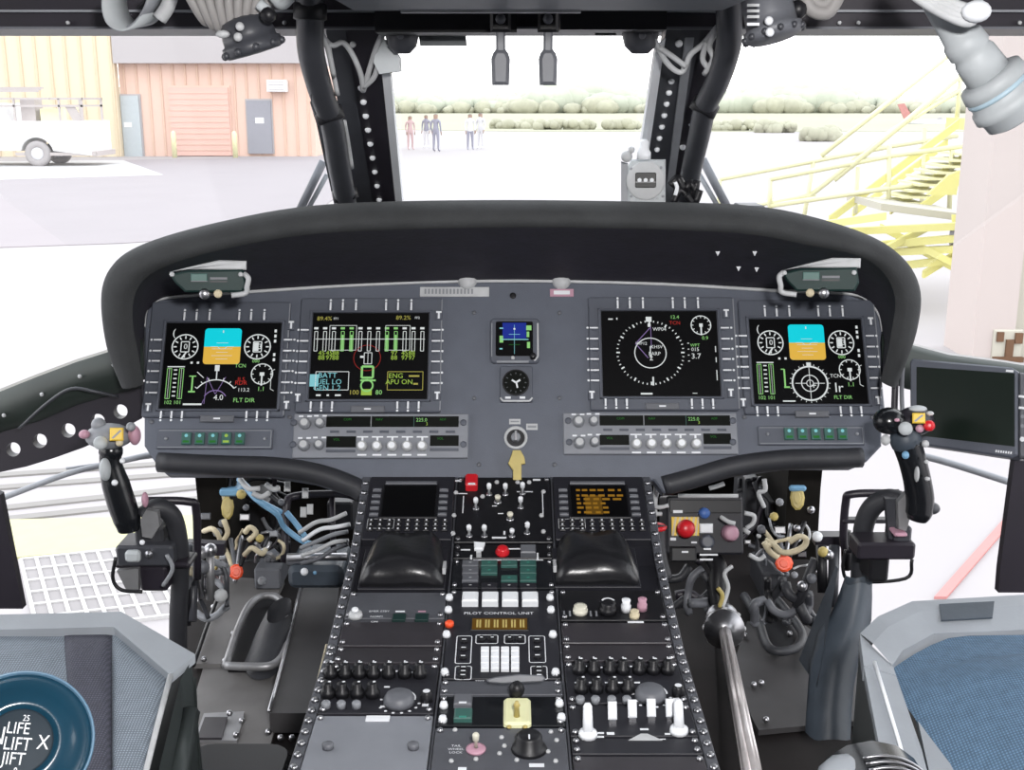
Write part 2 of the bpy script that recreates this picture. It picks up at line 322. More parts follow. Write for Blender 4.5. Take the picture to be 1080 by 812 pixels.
def nav(s):
    u, v = .415, .495
    for i in range(48):
        s.ticks(u, v, .275 if i % 4 else .262, .292, 1, 'e_white', .0017 if i % 4 else .0028, i*7.5, i*7.5+1)
    s.arc(u, v+.005, .135, 'e_white', .0018); s.bar(.385, .07, .435, .13, 'e_white'); s.bar(.4, .15, .425, .19, 'e_white')
    s.ln([(u+.005, .2), (.29, .39), (u-.02, .56)], 'e_mag', .0014); s.ln([(u+.01, .18), (u+.01, .45)], 'e_mag', .0011)
    s.ln([(u, .56), (u, .42)], 'e_white', .0018); s.ln([(u+.015, .78), (u+.015, .88)], 'e_white', .0028)
    s.tx('WP04', .5, .22, .06, 'e_white'); s.tx('WP12', .34, .39, .05, 'e_white'); s.tx('KHSV', .47, .43, .055, 'e_white'); s.tx('FARP', .45, .51, .06, 'e_white'); s.tx('2', .42, .56, .09, 'e_white')
    s.bar(.06, .09, .1, .105, 'e_white'); s.bar(.13, .08, .14, .105, 'e_white')
    s.tx('12.4', .635, .075, .06, 'e_green'); s.tx('TCN', .635, .145, .06, 'e_red')
    u, v = .86, .17; s.arc(u, v, .085, 'e_white', .0018); s.ticks(u, v, .065, .085, 12, 'e_white', .0014); s.ln([(u, v), (u, .29)], 'e_white', .0028); s.bar(u-.015, v-.02, u+.015, v+.02, 'e_white'); s.tx('0.9', .89, .325, .06, 'e_green')
    s.tx('WPT', .8, .41, .05, 'e_green'); s.tx('015', .8, .46, .06, 'e_white'); s.tx('3.7', .805, .54, .09, 'e_white')
    for k in range(4): s.bar(.735, .38+.07*k, .75, .39+.07*k, 'e_white')
    s.bar(.32, .965, .42, .985, 'e_white'); s.ln([(.76, .97), (.8, .97)], 'e_white', .0012)
    for v0, v1 in ((.42, .49), (.55, .61), (.7, .82)): s.ln([(.975, v0), (.975, v1)], 'e_white', .0016)
def mfd(bz, sc, fn, label):
    fr = PF; rb = fr.pr(*bz); rs = fr.pr(*sc, .012); cx, cy = (rb[0]+rb[2])/2, rb[1]
    t = thing('multifunction_display', label, 'display', fr.w(cx, cy), 'square displays in the instrument panel')
    m = MB()
    # frame of four beams around the recessed screen
    g = .0015
    m.rect(fr, rb, 0, .009, 'bezel', .002, .004)
    for r in ((rs[0]-.006, rs[1]-.005, rs[2]+.006, rs[1]-g), (rs[0]-.006, rs[3]+g, rs[2]+.006, rs[3]+.005), (rs[0]-.006, rs[1]-.005, rs[0]-g, rs[3]+.005), (rs[2]+g, rs[1]-.005, rs[2]+.006, rs[3]+.005)):
        m.rect(fr, r, .0085, .014, 'bezel', .001)
    m.line(fr, [(rb[2]-.001, rb[1]+.003), (rb[2]-.001, rb[3]-.003)], .0018, .0092, 'grey')
    m.build('bezel', t)
    s = Scr(fr, rs); s.m.rect(fr, rs, .0095, .012, 'screen'); fn(s); s.m.build('screen', t)
    W, H = rs[2]-rs[0], rs[3]-rs[1]
    def key(a, b, vert, d):
        k = MB()
        if vert: k.rect(fr, (a-.0045, b-.0045, a+.0045, b+.0045), .009, .0115, 'bezel', .0008); k.quad(fr, (a-.0016, b-.0085, a+.0016, b+.0085), .0119, 'ink') ; k.disc(fr, a, b+d*.012, .0022, .0119, 'ink', 8)
        else: k.rect(fr, (a-.0045, b-.0045, a+.0045, b+.0045), .009, .0115, 'bezel', .0008); k.quad(fr, (a-.009, b-.0014, a+.009, b+.0014), .0119, 'ink'); k.disc(fr, a+d*.013, b, .0022, .0119, 'ink', 8)
        k.build('key', t)
    for u in TK: key(rs[0]+u*W, rs[3]+.013, 1, 1)
    for u in BK: key(rs[0]+u*W, rs[1]-.010, 1, -1)
    for v in SK: key(rs[0]-.0125, rs[3]-v*H, 0, -1); key(rs[2]+.0125, rs[3]-v*H, 0, 1)
    for a, b in ((rs[2]+.018, rs[3]-.004), (rs[2]+.018, rs[1]+.006), (rs[0]-.02, rs[1]+.002)):
        k = MB(); k.rect(fr, (a-.006, b-.009, a+.006, b+.009), .009, .012, 'bezel', .001); k.quad(fr, (a-.005, b+.004, a+.005, b+.0075), .0124, 'ink'); k.quad(fr, (a-.0018, b-.007, a+.0018, b+.004), .0124, 'ink'); k.build('rocker', t)
    a = rs[0]+W*.5; b = rs[1]-.019
    k = MB(); k.rect(fr, (a-.03, b-.006, a+.03, b+.006), .009, .0125, 'midgrey', .0012); k.quad(fr, (a-.006, b-.0015, a+.006, b+.0015), .0128, 'ink'); k.build('bar_button', t)
mfd((156, 320, 304, 441), (172, 340.5, 294, 430.5), lambda s: pfd(s, 0), 'attitude display with cyan and tan horizon and a curved compass arc, farthest left')
mfd((315, 316, 466, 436), (328, 330, 451.5, 420.5), eng, 'engine display with rows of green and white bar gauges')
mfd((621, 315, 776, 434), (635, 328, 758, 417.5), nav, 'navigation display with one large dotted compass circle on black')
mfd((781, 318, 926, 438), (793, 336.5, 912, 425.5), lambda s: pfd(s, 1), 'attitude display with cyan and tan horizon over a full round compass circle')
# --- radio panels
def knob(fr, a, b, r, h, body, cap, parent, h0=0, name='knob', ptr=None, n=16):
    m = MB(); m.lathe(fr, [(r, h0), (r, h0+h*.55), (r*.82, h0+h*.7), (r*.82, h0+h*.95), (r*.65, h0+h)], body, n, a, b)
    if cap: m.disc(fr, a, b, r*.6, h0+h+.0003, cap, 12)
    if ptr: m.quad(fr, (a-r*.12, b, a+r*.12, b+r*.8), h0+h+.0006, ptr)
    return m.build(name, parent)
def radio(bz, tops, lows, big, five, keyy, label):
    fr = PF; rb = fr.pr(*bz); t = thing('radio_control_panel', label, 'control panel', fr.w((rb[0]+rb[2])/2, rb[1]), 'light grey radio strips in the panel')
    m = MB(); m.rect(fr, rb, 0, .008, 'plate', .0015, .002)
    for x, y in ((big[0][0]-11, big[0][1]), (big[2][0]-11, big[2][1]), (bz[2]-5, big[0][1]), (bz[2]-5, big[2][1])):
        a, b = fr.px(x, y); m.lathe(fr, [(.006, .008), (.006, .010), (.003, .010)], 'bezel', 10, a, b)
    for i in range(8):
        x = tops[0]+(tops[2]-tops[0])*(i+.5)/8; a, b = fr.px(x, keyy); m.rect(fr, (a-.008, b-.002, a+.008, b+.002), .008, .0105, 'bezel', .0008)
    m.build('faceplate', t)
    r = fr.pr(*tops); m = MB(); m.rect(fr, r, .008, .0095, 'leddark')
    w = r[2]-r[0]; m.quad(fr, (r[0]+w*.335, r[1], r[0]+w*.342, r[3]), .0098, 'grey'); m.quad(fr, (r[0]+w*.66, r[1], r[0]+w*.664, r[3]), .0098, 'green')
    m.text(fr, '225.0', r[0]+w*.72, r[3]-.007, .009, .0099, 'e_green'); m.text(fr, '3', r[0]+w*.76, r[1]+.005, .008, .0099, 'e_lime')
    m.text(fr, 'COM', r[0]+w*.16, r[3]-.006, .006, .0099, 'e_dim'); m.text(fr, 'NAV', r[0]+w*.4, r[3]-.006, .006, .0099, 'e_dim'); m.text(fr, 'ADF', r[0]+w*.88, r[3]-.006, .006, .0099, 'e_dim')
    m.build('display_window', t)
    for l in lows:
        r = fr.pr(*l); m = MB(); m.rect(fr, r, .008, .0095, 'leddark'); m.text(fr, 'VOL', r[0]+.018, r[3]-.006, .006, .0099, 'e_dim'); m.build('display_window', t)
        m = MB(); m.rect(fr, (r[0], r[1]-.009, r[2], r[1]-.004), .008, .0095, 'bezel', .0005); m.build('key_strip', t)
    for i, (x, y) in enumerate(big):
        a, b = fr.px(x, y, .008); k = knob(fr, a, b, .0105 if i % 2 == 0 else .009, .014, 'grey', 'offwhite', t, .008)
        m = MB(); m.quad(fr, (a-.012, b+.0125, a-.004, b+.0155), .0084, 'ink'); m.quad(fr, (a+.003, b+.0125, a+.011, b+.0155), .0084, 'ink'); m.build('marking', k)
    for x, y in five:
        a, b = fr.px(x, y, .008); k = knob(fr, a, b, .0095, .013, 'offwhite', 'white', t, .008)
        m = MB(); m.quad(fr, (a-.010, b+.0165, a+.010, b+.019), .0084, 'ink'); m.quad(fr, (a-.0018, b+.006, a+.0018, b+.0165), .0084, 'ink'); m.quad(fr, (a-.008, b-.0165, a+.008, b-.0135), .0084, 'ink'); m.build('marking', k)
radio((310, 437.5, 494, 484), (345, 440.5, 484, 451.5), ((345, 461.5, 376, 473), (454, 460.5, 484, 471.5)), ((322, 447), (338, 446.5), (321, 470), (337, 469.5)), [(382+15.8*i, 471) for i in range(5)], 456.5,
      'light grey radio strip with black windows beneath the engine display')
radio((594, 436.5, 777, 480), (632, 439.5, 769, 450), ((632, 460, 663, 470.5), (741, 458.5, 770, 469.5)), ((610, 445), (626, 444.5), (611, 467.5), (627, 466.5)), [(671+15.7*i, 468.5) for i in range(5)], 454.5,
      'light grey radio strip with black windows beneath the navigation display')
def swp(bz, xs, y, label, lit):
    fr = PF; rb = fr.pr(*bz); t = thing('annunciator_panel', label, 'switch panel', fr.w((rb[0]+rb[2])/2, rb[1]), 'rows of five green buttons')
    m = MB(); m.rect(fr, rb, 0, .005, 'bezel', .001, .002); i = .003
    m.line(fr, [(rb[0]+i, rb[3]-i), (rb[2]-i, rb[3]-i), (rb[2]-i, rb[1]+i), (rb[0]+i, rb[1]+i)], .0013, .0053, 'grey')
    for x in (bz[0]+10, bz[2]-8): a, b = fr.px(x, y); m.lathe(fr, [(.003, .005), (.003, .007), (.001, .008)], 'grey', 8, a, b)
    m.build('faceplate', t)
    for j, x in enumerate(xs):
        r = fr.pr(x-5, y-6, x+5, y+6.5); m = MB(); m.rect(fr, r, .005, .011, 'green', .001); c = (r[0]+r[2])/2; k = 'e_lime' if j == lit else 'e_btn'
        m.disc(fr, c, r[3]-.006, .0032, .0113, 'e_ltcyan' if j != lit else 'e_lime', 8); m.quad(fr, (r[0]+.003, r[1]+.003, r[2]-.003, r[1]+.007), .0113, 'e_dim' if j != lit else k); m.build('button', t)
swp((166, 453, 288, 474), (198, 212, 226, 240, 254), 463.5, 'narrow panel with five green buttons under the display at the left end', 3)
swp((799, 450, 911, 470), (831, 845, 859, 873, 887), 458.5, 'narrow panel with five green buttons under the display at the right end', 9)
# --- standby instruments
fr = PF; rb = fr.pr(517, 337, 569, 384); t = thing('standby_attitude_indicator', 'small square standby display with dark blue sky at the centre of the panel', 'instrument', fr.w(0, rb[1]))
m = MB(); m.rect(fr, rb, 0, .008, 'bezel', .002, .008); m.line(fr, [(rb[2]-.003, rb[3]-.01), (rb[2]-.003, rb[1]+.012), (rb[2]-.01, rb[1]+.004)], .003, .0083, 'offwhite'); m.line(fr, [(rb[0]+.012, rb[1]+.002), (rb[2]-.02, rb[1]+.002)], .004, .0083, 'grey')
m.line(fr, [(rb[0]+.003, rb[3]-.01), (rb[0]+.003, rb[1]+.012)], .002, .0083, 'grey'); m.build('bezel', t)
s = Scr(fr, fr.pr(523, 341, 562, 377)); s.H = .0105; s.m.rect(fr, s.r, .008, .0103, 'screen', 0, .003)
s.bar(.18, .04, .82, .5, 'e_blue'); s.ln([(.15, .53), (.88, .53)], 'e_ltcyan', .0018); s.ln([(.5, .1), (.5, .95)], 'e_ltcyan', .0008); s.ln([(.35, .38), (.65, .38)], 'e_ltcyan', .0009); s.ln([(.35, .68), (.65, .68)], 'e_dim', .0009)
s.bar(.82, .12, .96, .26, 'e_green'); s.bar(.83, .3, .9, .46, 'e_green'); s.bar(.84, .6, .92, .78, 'e_green'); s.bar(.1, .42, .2, .62, 'e_green'); s.bar(.1, .18, .2, .22, 'e_ltcyan'); s.bar(.1, .78, .18, .82, 'e_ltcyan'); s.m.disc(fr, *s.xy(.5, .22), .002, s.H+.0003, 'e_white', 8)
s.m.build('screen', t); a, b = fr.px(562, 378); knob(fr, a, b, .006, .012, 'black', None, t, .008); a, b = fr.px(541, 379); knob(fr, a, b, .0035, .004, 'offwhite', None, t, .008)
rb = fr.pr(527, 387, 562, 425); t = thing('standby_altimeter', 'small round black dial in a square grey bezel below the blue standby display', 'instrument', fr.w(0, rb[1]))
m = MB(); m.rect(fr, rb, 0, .007, 'bezel', .0015, .005); m.line(fr, [(rb[0]+.001, rb[1]+.008), (rb[0]+.006, rb[1]+.002), (rb[2]-.006, rb[1]+.002), (rb[2]-.001, rb[1]+.008)], .003, .0073, 'offwhite')
for x in (.01, .036): m.quad(fr, (rb[0]+x, rb[1]+.006, rb[0]+x+.01, rb[1]+.010), .0074, 'ink')
m.build('bezel', t); a, b = fr.px(544, 405); m = MB(); m.lathe(fr, [(.0245, .007), (.0245, .011), (.0225, .011), (.022, .0085)], 'black', 28, a, b, False); m.disc(fr, a, b, .022, .0088, 'leddark', 24)
s = Scr(fr, (a-.02, b-.02, a+.02, b+.02)); s.m = m; s.H = .009; s.ticks(.5, .5, .4, .48, 12, 'midgrey', .0014); m.build('dial', t)
m = MB(); m.line(fr, [(a-.007, b+.005), (a, b), (a+.008, b+.005)], .0035, .0095, 'ink'); m.line(fr, [(a+.001, b), (a+.003, b-.010)], .003, .0096, 'ink'); m.build('pointer', t)
t = thing('key_switch', 'round key switch with a tan fabric tag hanging from it', 'switch', fr.atp(544, 476).O); a, b = fr.px(544, 462)
m = MB(); m.lathe(fr, [(.021, 0), (.021, .005), (.0165, .005), (.016, .001)], 'offwhite', 24, a, b); m.disc(fr, a, b, .016, .0015, 'black', 20); m.lathe(fr, [(.009, .0015), (.008, .012), (.005, .013)], 'grey', 14, a, b); m.rect(fr, (a-.002, b-.009, a+.002, b+.009), .012, .02, 'steel', .0005); m.build('lock_barrel', t)
for (x0, y0, x1, y1) in ((537, 442, 549, 447.5), (555, 447, 567, 453.5)): m = MB(); m.rect(fr, fr.pr(x0, y0, x1, y1), 0, .0015, 'offwhite'); r = fr.pr(x0+1.5, y0+2, x1-1.5, y1-2); m.quad(fr, r, .0018, 'grey'); m.build('placard', t)
m = MB(); o = [fr.px(x, y, .015) for x, y in ((541, 475), (549, 475), (553, 482), (554, 489), (550, 490), (550, 507), (541, 507), (541, 496), (536, 489), (539, 481))]; m.prism(fr, o[::-1], .012, .018, 'tan', .001); m.build('fabric_tag', t, 'tan fabric tag')
# ---------------------------------------------------------------- glareshield hood
t = thing('glareshield', 'long black padded hood arching over the instrument panel', 'hood', P(540, 300, 1.95))
HO = [(128, 408), (114, 372), (107, 330), (109, 298), (124, 275), (160, 257), (225, 239), (310, 223), (400, 217), (540, 215), (690, 217), (795, 221), (865, 234), (925, 254), (957, 277), (971, 308), (968, 345), (957, 380), (945, 408)]
HI = [(152, 405), (146, 375), (140, 340), (142, 312), (155, 292), (185, 277), (240, 262), (320, 248), (400, 243), (540, 240), (690, 242), (790, 247), (850, 258), (905, 270), (932, 288), (944, 315), (941, 345), (935, 378), (928, 402)]
def smo(l): return [(v.x, v.y) for v in catmull([V((x, y, 0)) for x, y in l], 5)]
HO2, HI2 = smo(HO), smo(HI)
PE = [(150, 440), (150, 405), (150, 375), (152, 345), (157, 325), (180, 313), (250, 308), (330, 303), (420, 299), (540, 296), (690, 299), (800, 304), (870, 308), (905, 312), (924, 326), (930, 345), (931, 375), (930, 405), (928, 440)]
PE2 = smo(PE)
rows = []; n = len(HO2)
def hy(i):
    u = abs(i/(n-1)*2-1); return 1.86+.06*u**4
ro, rm, ri, ru, rp = [], [], [], [], []
tp, tf = [], []
for i in range(n):
    o = P(*HO2[i], hy(i)+.015); c = P(*HI2[i], hy(i)+.005); mid = (o+c)/2+V((0, -.022, 0))
    q1 = o*.8+c*.2+V((0, -.016, 0)); q2 = o*.2+c*.8+V((0, -.018, 0))
    pe = PF.w(*PF.px(*PE2[i]), -.004)
    ou = o+V((0, .03, 0))+(o-c)*.10
    far = V((o.x*.96, 2.5, max(o.z-.10, 1.35)+(-.02 if i in (0, n-1) else 0)))
    rows.append([far, ou*.5+far*.5+V((0, 0, .012)), ou, o, q1, mid, q2, c, c*.75+pe*.25+V((0, 0, .006)), c*.35+pe*.65+V((0, 0, .012)), pe])
MB().loft([[r[k] for r in rows] for k in range(2, 8)], 'hood').build('padded_rim', t)
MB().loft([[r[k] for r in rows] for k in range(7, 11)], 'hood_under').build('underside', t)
MB().loft([[r[k] for r in rows] for k in range(0, 3)], 'hood').build('top_cover', t)
m = MB(); m.rect(fr_axis(P(790, 219, 1.93), (0, 0, 1)), (-.02, -.03, .02, .03), -.01, .006, 'midgrey', .002); m.build('vent_cover', t)
for x, y in ((755, 265), (795, 266), (778, 283), (600, 262), (480, 262), (300, 266)):
    fr = face_cam(x, y, 1.90)
    d = ray(x, y)
# small white arrow marks and rivets live on a strip of the underside
m = MB()
for x, y in ((757, 267), (796, 267), (779, 283), (798, 284)):
    fr = face_cam(x, y, 1.885); m.add([fr.w(-.004, .003), fr.w(.004, .003), fr.w(0, -.005), fr.w(0, 0, .002)], [[0, 2, 1], [0, 1, 3], [1, 2, 3], [2, 0, 3]], 'ink')
m.build('marker', t)
# hood lights
def hoodlight(x0, y0, x1, y1, s, label):
    Y = 1.84; t = thing('utility_light', label, 'light', P((x0+x1)/2, y1+3, Y), 'dark green lamp boxes under the hood'); fr = face_cam((x0+x1)/2, (y0+y1)/2, Y)
    w = (x1-x0)/2*Y/1200/.985; h = (y1-y0)/2*Y/1200
    MB().prism(fr, [(-w, h*.55), (-w*.85, -h*.2), (-w*.6, -h), (w*.9, -h), (w, -h*.3), (w*.93, h), (-w*.5, h*.9)][::(1 if s > 0 else 1)], -.03, .012, 'darkgreen', .003).build('housing', t)
    m = MB(); m.rect(fr, (-w*.45, -h*.05, -w*.02, h*.62), .012, .016, 'green', .001); m.line(fr, [(-w*.45, -h*.05), (-w*.02, -h*.05)], .0016, .0165, 'midgrey'); m.build('lens', t)
    m = MB(); m.rect(fr, (w*.05, h*.1, w*.5, h*.3), .012, .0135, 'midgrey'); m.rect(fr, (w*.05, -.15*h, w*.5, 0), .012, .0135, 'black'); m.build('label_plate', t)
    m = MB(); m.prism(fr, [(-w*1.02, h*.75), (-w*.5, h*1.0), (w*1.02, h*.95), (w*1.03, h*1.75), (w*.3, h*1.8), (-w*.3, h*1.35)][::1], -.03, .006, 'offwhite', .002); m.build('bracket', t, 'pale grey mounting bracket')
    m = MB(); g = s
    m.tube([fr.w(g*w*.96, h*.6, .01), fr.w(g*w*1.06, h*.2, .016), fr.w(g*w*1.02, -h*.5, .014), fr.w(g*w*.98, -h*1.1, .01), fr.w(g*w*.6, -h*1.3, .01)], .0045, 'offwhite', 8); m.build('cable', t, 'pale cable')
    m = MB(); m.lathe(fr.at(-g*w*.1, -h*1.15, 0), [(.009, -.01), (.009, .012), (.006, .015)], 'steel', 10)
    m.lathe(fr.at(g*w*.25, -h*1.15, 0), [(.007, -.01), (.007, .012), (.004, .014)], 'cream', 10); m.build('connector', t)
    for k in (-.93, .86): knob(fr, k*w, h*.55, .004, .006, 'offwhite', None, t, .012, 'screw')
hoodlight(181, 284, 258, 308, 1, 'dark green lamp box under the hood above the display with the compass arc')
hoodlight(826, 282, 904, 307, -1, 'dark green lamp box under the hood above the display with the full compass circle')
# ---------------------------------------------------------------- centre console
PRO = [D(504, 2.0), D(592, 1.83), D(690, 1.6), D(860, 1.25)]
SEG = []
for i in range(3):
    u = (PRO[i]-PRO[i+1]).normalized(); SEG.append(F(PRO[i+1], (1, 0, 0), u))
def sg(py): return SEG[0] if py <= 592 else SEG[1] if py <= 690 else SEG[2]
CL, CC, CR = (-.247, -.099), (-.095, .067), (.071, .228)
ct = thing('center_console', 'long black centre console running back from the instrument panel between the footwells', 'console', (0, PRO[3].y, .95))
for i in range(3):
    a, b = PRO[i], PRO[i+1]; m = MB(); W0, W1 = -.262, .243
    d0, d1 = V((0, 0, -.008)), V((0, 0, -.4))
    f = [V((W0, a.y, a.z))+d0, V((W1, a.y, a.z))+d0, V((W1, b.y, b.z))+d0, V((W0, b.y, b.z))+d0]; g = [V((p.x, p.y, .95)) for p in f]
    m.add(f+g, [[3, 2, 1, 0], [4, 5, 6, 7], [0, 1, 5, 4], [1, 2, 6, 5], [2, 3, 7, 6], [3, 0, 4, 7]], 'console_dark'); m.build('pedestal', ct)
    fr = SEG[i]; L = (a-b).length
    for c0, c1 in ((-.262, -.248), (-.0985, -.0955), (.0675, .0705), (.229, .243)):
        MB().rect(fr, (c0, 0, c1, L), -.008, .003, 'console_grey', .001).build('rail', ct)
    k = 0; b0 = .01; st = .019 if i < 2 else .0165
    while b0 < L:
        for a0 in (-.255, .236):
            if b0 < L and (i, k) not in ((0, 99),): m = MB(); m.lathe(fr, [(.0052, .003), (.0052, .0055), (.0035, .0075)], 'steel', 8, a0, b0); m.build('fastener', ct)
        b0 += st*(1.35 if i < 2 else 1.5); k += 1
def row(col, y0, y1, h=0):
    fr = sg((y0+y1)/2); return fr, (col[0], fr.px(540, y1)[1], col[1], fr.px(540, y0)[1])
def module(name, label, cat, col, y0, y1, m_='console_grey', h=.006, group=None, screws='steel', part='faceplate'):
    fr, r = row(col, y0, y1); g = .0006; r = (r[0]+g, r[1]+g, r[2]-g, r[3]-g); t = thing(name, label, cat, fr.w((r[0]+r[2])/2, r[1], 0), group)
    m = MB(); m.rect(fr, r, -.03, h, m_, .001, .001)
    m.build(part, t)
    if screws:
        n = 2 if r[3]-r[1] > .03 else 1
        for a in (r[0]+.006, r[2]-.006):
            for k in range(n): knob(fr, a, (r[1]+.007 if n == 2 else (r[1]+r[3])/2) if k == 0 else r[3]-.007, .0040, .004, screws, None, t, h, 'screw', n=8)
    return t, fr, r
# CDU pair
def cdu(col, label, amber, xc):
    t, fr, r = module('control_display_unit', label, 'display unit', col, 506, 573, 'console_dark', .008, 'twin control display units', None)
    W = r[2]-r[0]; sr = (r[0]+W*.16+.004, fr.px(540, 549)[1], r[2]-W*.18-.004, fr.px(540, 517)[1])
    m = MB(); m.rect(fr, (sr[0]-.004, sr[1]-.004, sr[2]+.004, sr[3]+.004), .008, .010, 'black', .001); m.rect(fr, (sr[0], sr[3]+.004, sr[2], sr[3]+.011), .008, .012, 'midgrey', .001); m.rect(fr, sr, .010, .0105, 'screen')
    if amber:
        s = Scr(fr, sr); s.m = m; s.H = .0107
        for v in (.12, .3, .42, .56, .7, .85):
            u = .1
            while u < (.9 if v < .5 else .6):
                w = R.uniform(.05, .16); s.bar(u, v, u+w, v+.07, 'e_amber'); u += w+R.uniform(.03, .08)
        s.bar(.25, .33, .55, .95, 'e_ambscreen', -.00005)
    m.build('screen', t)
    for k in range(5):
        b = sr[1]+(sr[3]-sr[1])*(k+.3)/5
        for a in (sr[0]-.013, sr[2]+.013):
            q = MB(); q.rect(fr, (a-.0075, b-.003, a+.0075, b+.003), .008, .012, 'midgrey', .001); q.quad(fr, (a-.004, b-.0008, a+.004, b+.0008), .0123, 'grey'); q.build('key', t)
    for j in range(9):
        for k in range(3):
            a = r[0]+.012+j*(W-.024)/8; b = sr[1]-.011-k*.0105
            q = MB(); q.rect(fr, (a-.0045, b-.0038, a+.0045, b+.0038), .008, .0115, 'black', .001); q.quad(fr, (a-.0014, b-.0018, a+.0014, b+.0018), .0118, 'ink'); q.build('key', t)
    q = MB(); q.line(fr, [(r[0]+.006, sr[1]-.005), (r[0]+.05, sr[1]-.005), (r[0]+.05, sr[1]-.028), (r[0]+.006, sr[1]-.028), (r[0]+.006, sr[1]-.005)], .001, .0083, 'offwhite'); q.build('marking', t)
cdu(CL, 'display unit with a dark blank screen at the front left corner of the console', 0, 430)
cdu(CR, 'display unit with amber text on its screen at the front right corner of the console', 1, 625)
# centre switch module
def toggle(fr, x, y, L, m_, t, big=False, tilt=-.15, h=.006):
    a, b = fr.px(x, y, h); m = MB(); r = .0052 if big else .0042
    m.lathe(fr, [(r*1.3, h), (r*1.3, h+.003), (r*.8, h+.004)], 'steel', 10, a, b)
    p0 = fr.w(a, b, h+.003); d = (fr.N+fr.U*tilt).normalized()
    ax = fr_axis(p0, d); m.lathe(ax, [(r*.5, 0), (r*.42, L*.45), (r*.9, L*.55), (r*1.0, L*.9), (r*.6, L)], m_, 10); m.build('toggle', t)
def mark(fr, rs, t, h=.0064, m_='ink', name='marking'):
    m = MB()
    for x0, y0, x1, y1 in rs: m.quad(fr, fr.pr(x0, y0, x1, y1, h), h, m_)
    m.build(name, t)
t, fr, r = module('switch_module', 'black switch module with many white toggles and a red guard under the tan tag', 'switch panel', CC, 506, 575, 'black')
for x, y in ((516, 522), (533, 522), (551, 521), (502, 537), (549, 536), (495, 566), (511, 566), (556, 563)): toggle(fr, x, y, .026, 'white', t)
for x, y in ((525, 530), (538, 548)): toggle(fr, x, y, .014, 'ivory', t, True)
toggle(fr, 540, 566, .016, 'white', t)
m = MB(); m.prism(fr, rrect(fr.pr(491, 506, 504, 518, .006), .004), .006, .022, 'red', .003); m.build('switch_guard', t, 'red switch guard'); mark(fr, [(494, 509, 501, 511)], t, .0225)
mark(fr, [(480, 506, 487, 508), (562, 505, 570, 507), (488, 523, 489, 541), (476, 560, 478, 565), (519, 533, 524, 534), (525, 541, 531, 542), (519, 566, 534, 568), (531, 560, 533, 564), (477, 525, 478, 545), (572, 520, 573, 545), (479, 520, 493, 521), (545, 518, 562, 519)], t)
for x, y in ((481, 523), (573, 522), (479, 547), (571, 547), (478, 566), (573, 564), (509, 527), (546, 512), (524, 512), (558, 512)): a, b = fr.px(x, y); knob(fr, a, b, .004, .004, 'offwhite', None, t, .006, 'screw', n=8)
# compass / stabilator row
t, fr, r = module('stabilator_panel', 'black strip with a white lever, red round button and grey block behind the toggle module', 'control panel', CC, 577, 592, 'black')
mark(fr, [(486, 579, 496, 580.5), (499, 590, 573, 591), (536, 578, 558, 579.5), (496, 585, 498, 590), (566, 583, 568, 590)], t)
m = MB(); a, b = fr.px(505, 587, .006); m.rect(fr, (a-.004, b-.002, a+.004, b+.004), .006, .018, 'offwhite', .001); m.prism(fr, [(a-.007, b), (a+.007, b), (a+.010, b+.016), (a-.008, b+.018)], .018, .024, 'white', .002); m.build('lever', t, 'white paddle lever')
a, b = fr.px(530, 583, .006); m = MB(); m.lathe(fr, [(.0115, .006), (.0115, .010), (.009, .012), (.009, .016), (.006, .018)], 'red', 18, a, b); m.build('button', t, 'red round button')
m = MB(); m.rect(fr, fr.pr(549, 579, 565, 588, .006), .006, .018, 'midgrey', .002); m.build('selector_block', t)
# green button panel
t, fr, r = module('button_panel', 'black panel with a grid of dark green and grey buttons on the console', 'button panel', CC, 594, 624, 'gloss')
for j, x in enumerate((496, 516, 537, 557)):
    for k, y in enumerate((596, 604, 612, 620)):
        if (j == 1 and k == 2) or (k == 1 and j == 2): continue
        q = MB(); rr = fr.pr(x-8.5, y-3, x+8.5, y+3, .006); q.rect(fr, rr, .006, .011, ('midgrey', 'green', 'green', 'green')[j] if k < 3 else 'console_dark', .001)
        q.quad(fr, ((rr[0]+rr[2])/2-.002, (rr[1]+rr[3])/2-.001, (rr[0]+rr[2])/2+.002, (rr[1]+rr[3])/2+.0015), .0113, 'e_btn' if j and k < 3 else 'offwhite'); q.build('button', t)
# pilot control unit
t, fr, r = module('pilot_control_unit', 'black keypad unit with amber window and white keypad on the console', 'keypad', CC, 626, 720, 'console_dark')
fr = SEG[1]
for x in (496, 517, 538, 559):
    q = MB(); q.rect(fr, fr.pr(x-8.5, 630, x+8.5, 640, .006), .006, .018, 'white', .0025); q.build('key', t, 'white bar key')
q = MB(); a, b = fr.px(526, 647, .006); q.text(fr, 'PILOT CONTROL UNIT', a, b, .0092, .0064, 'ink', 1.08); q.build('lettering', t)
q = MB(); rr = fr.pr(498, 653.5, 556, 665, .006); q.rect(fr, (rr[0]-.002, rr[1]-.002, rr[2]+.002, rr[3]+.002), .006, .008, 'black', .001); q.rect(fr, rr, .008, .0085, 'e_ambscreen'); 
for i in range(18): q.quad(fr, (rr[0]+.002+i*.0042, rr[1]+.004, rr[0]+.0046+i*.0042, rr[3]-.004), .0088, 'tan' if i % 3 else 'e_ambscreen')
q.build('display_window', t, 'amber display window')
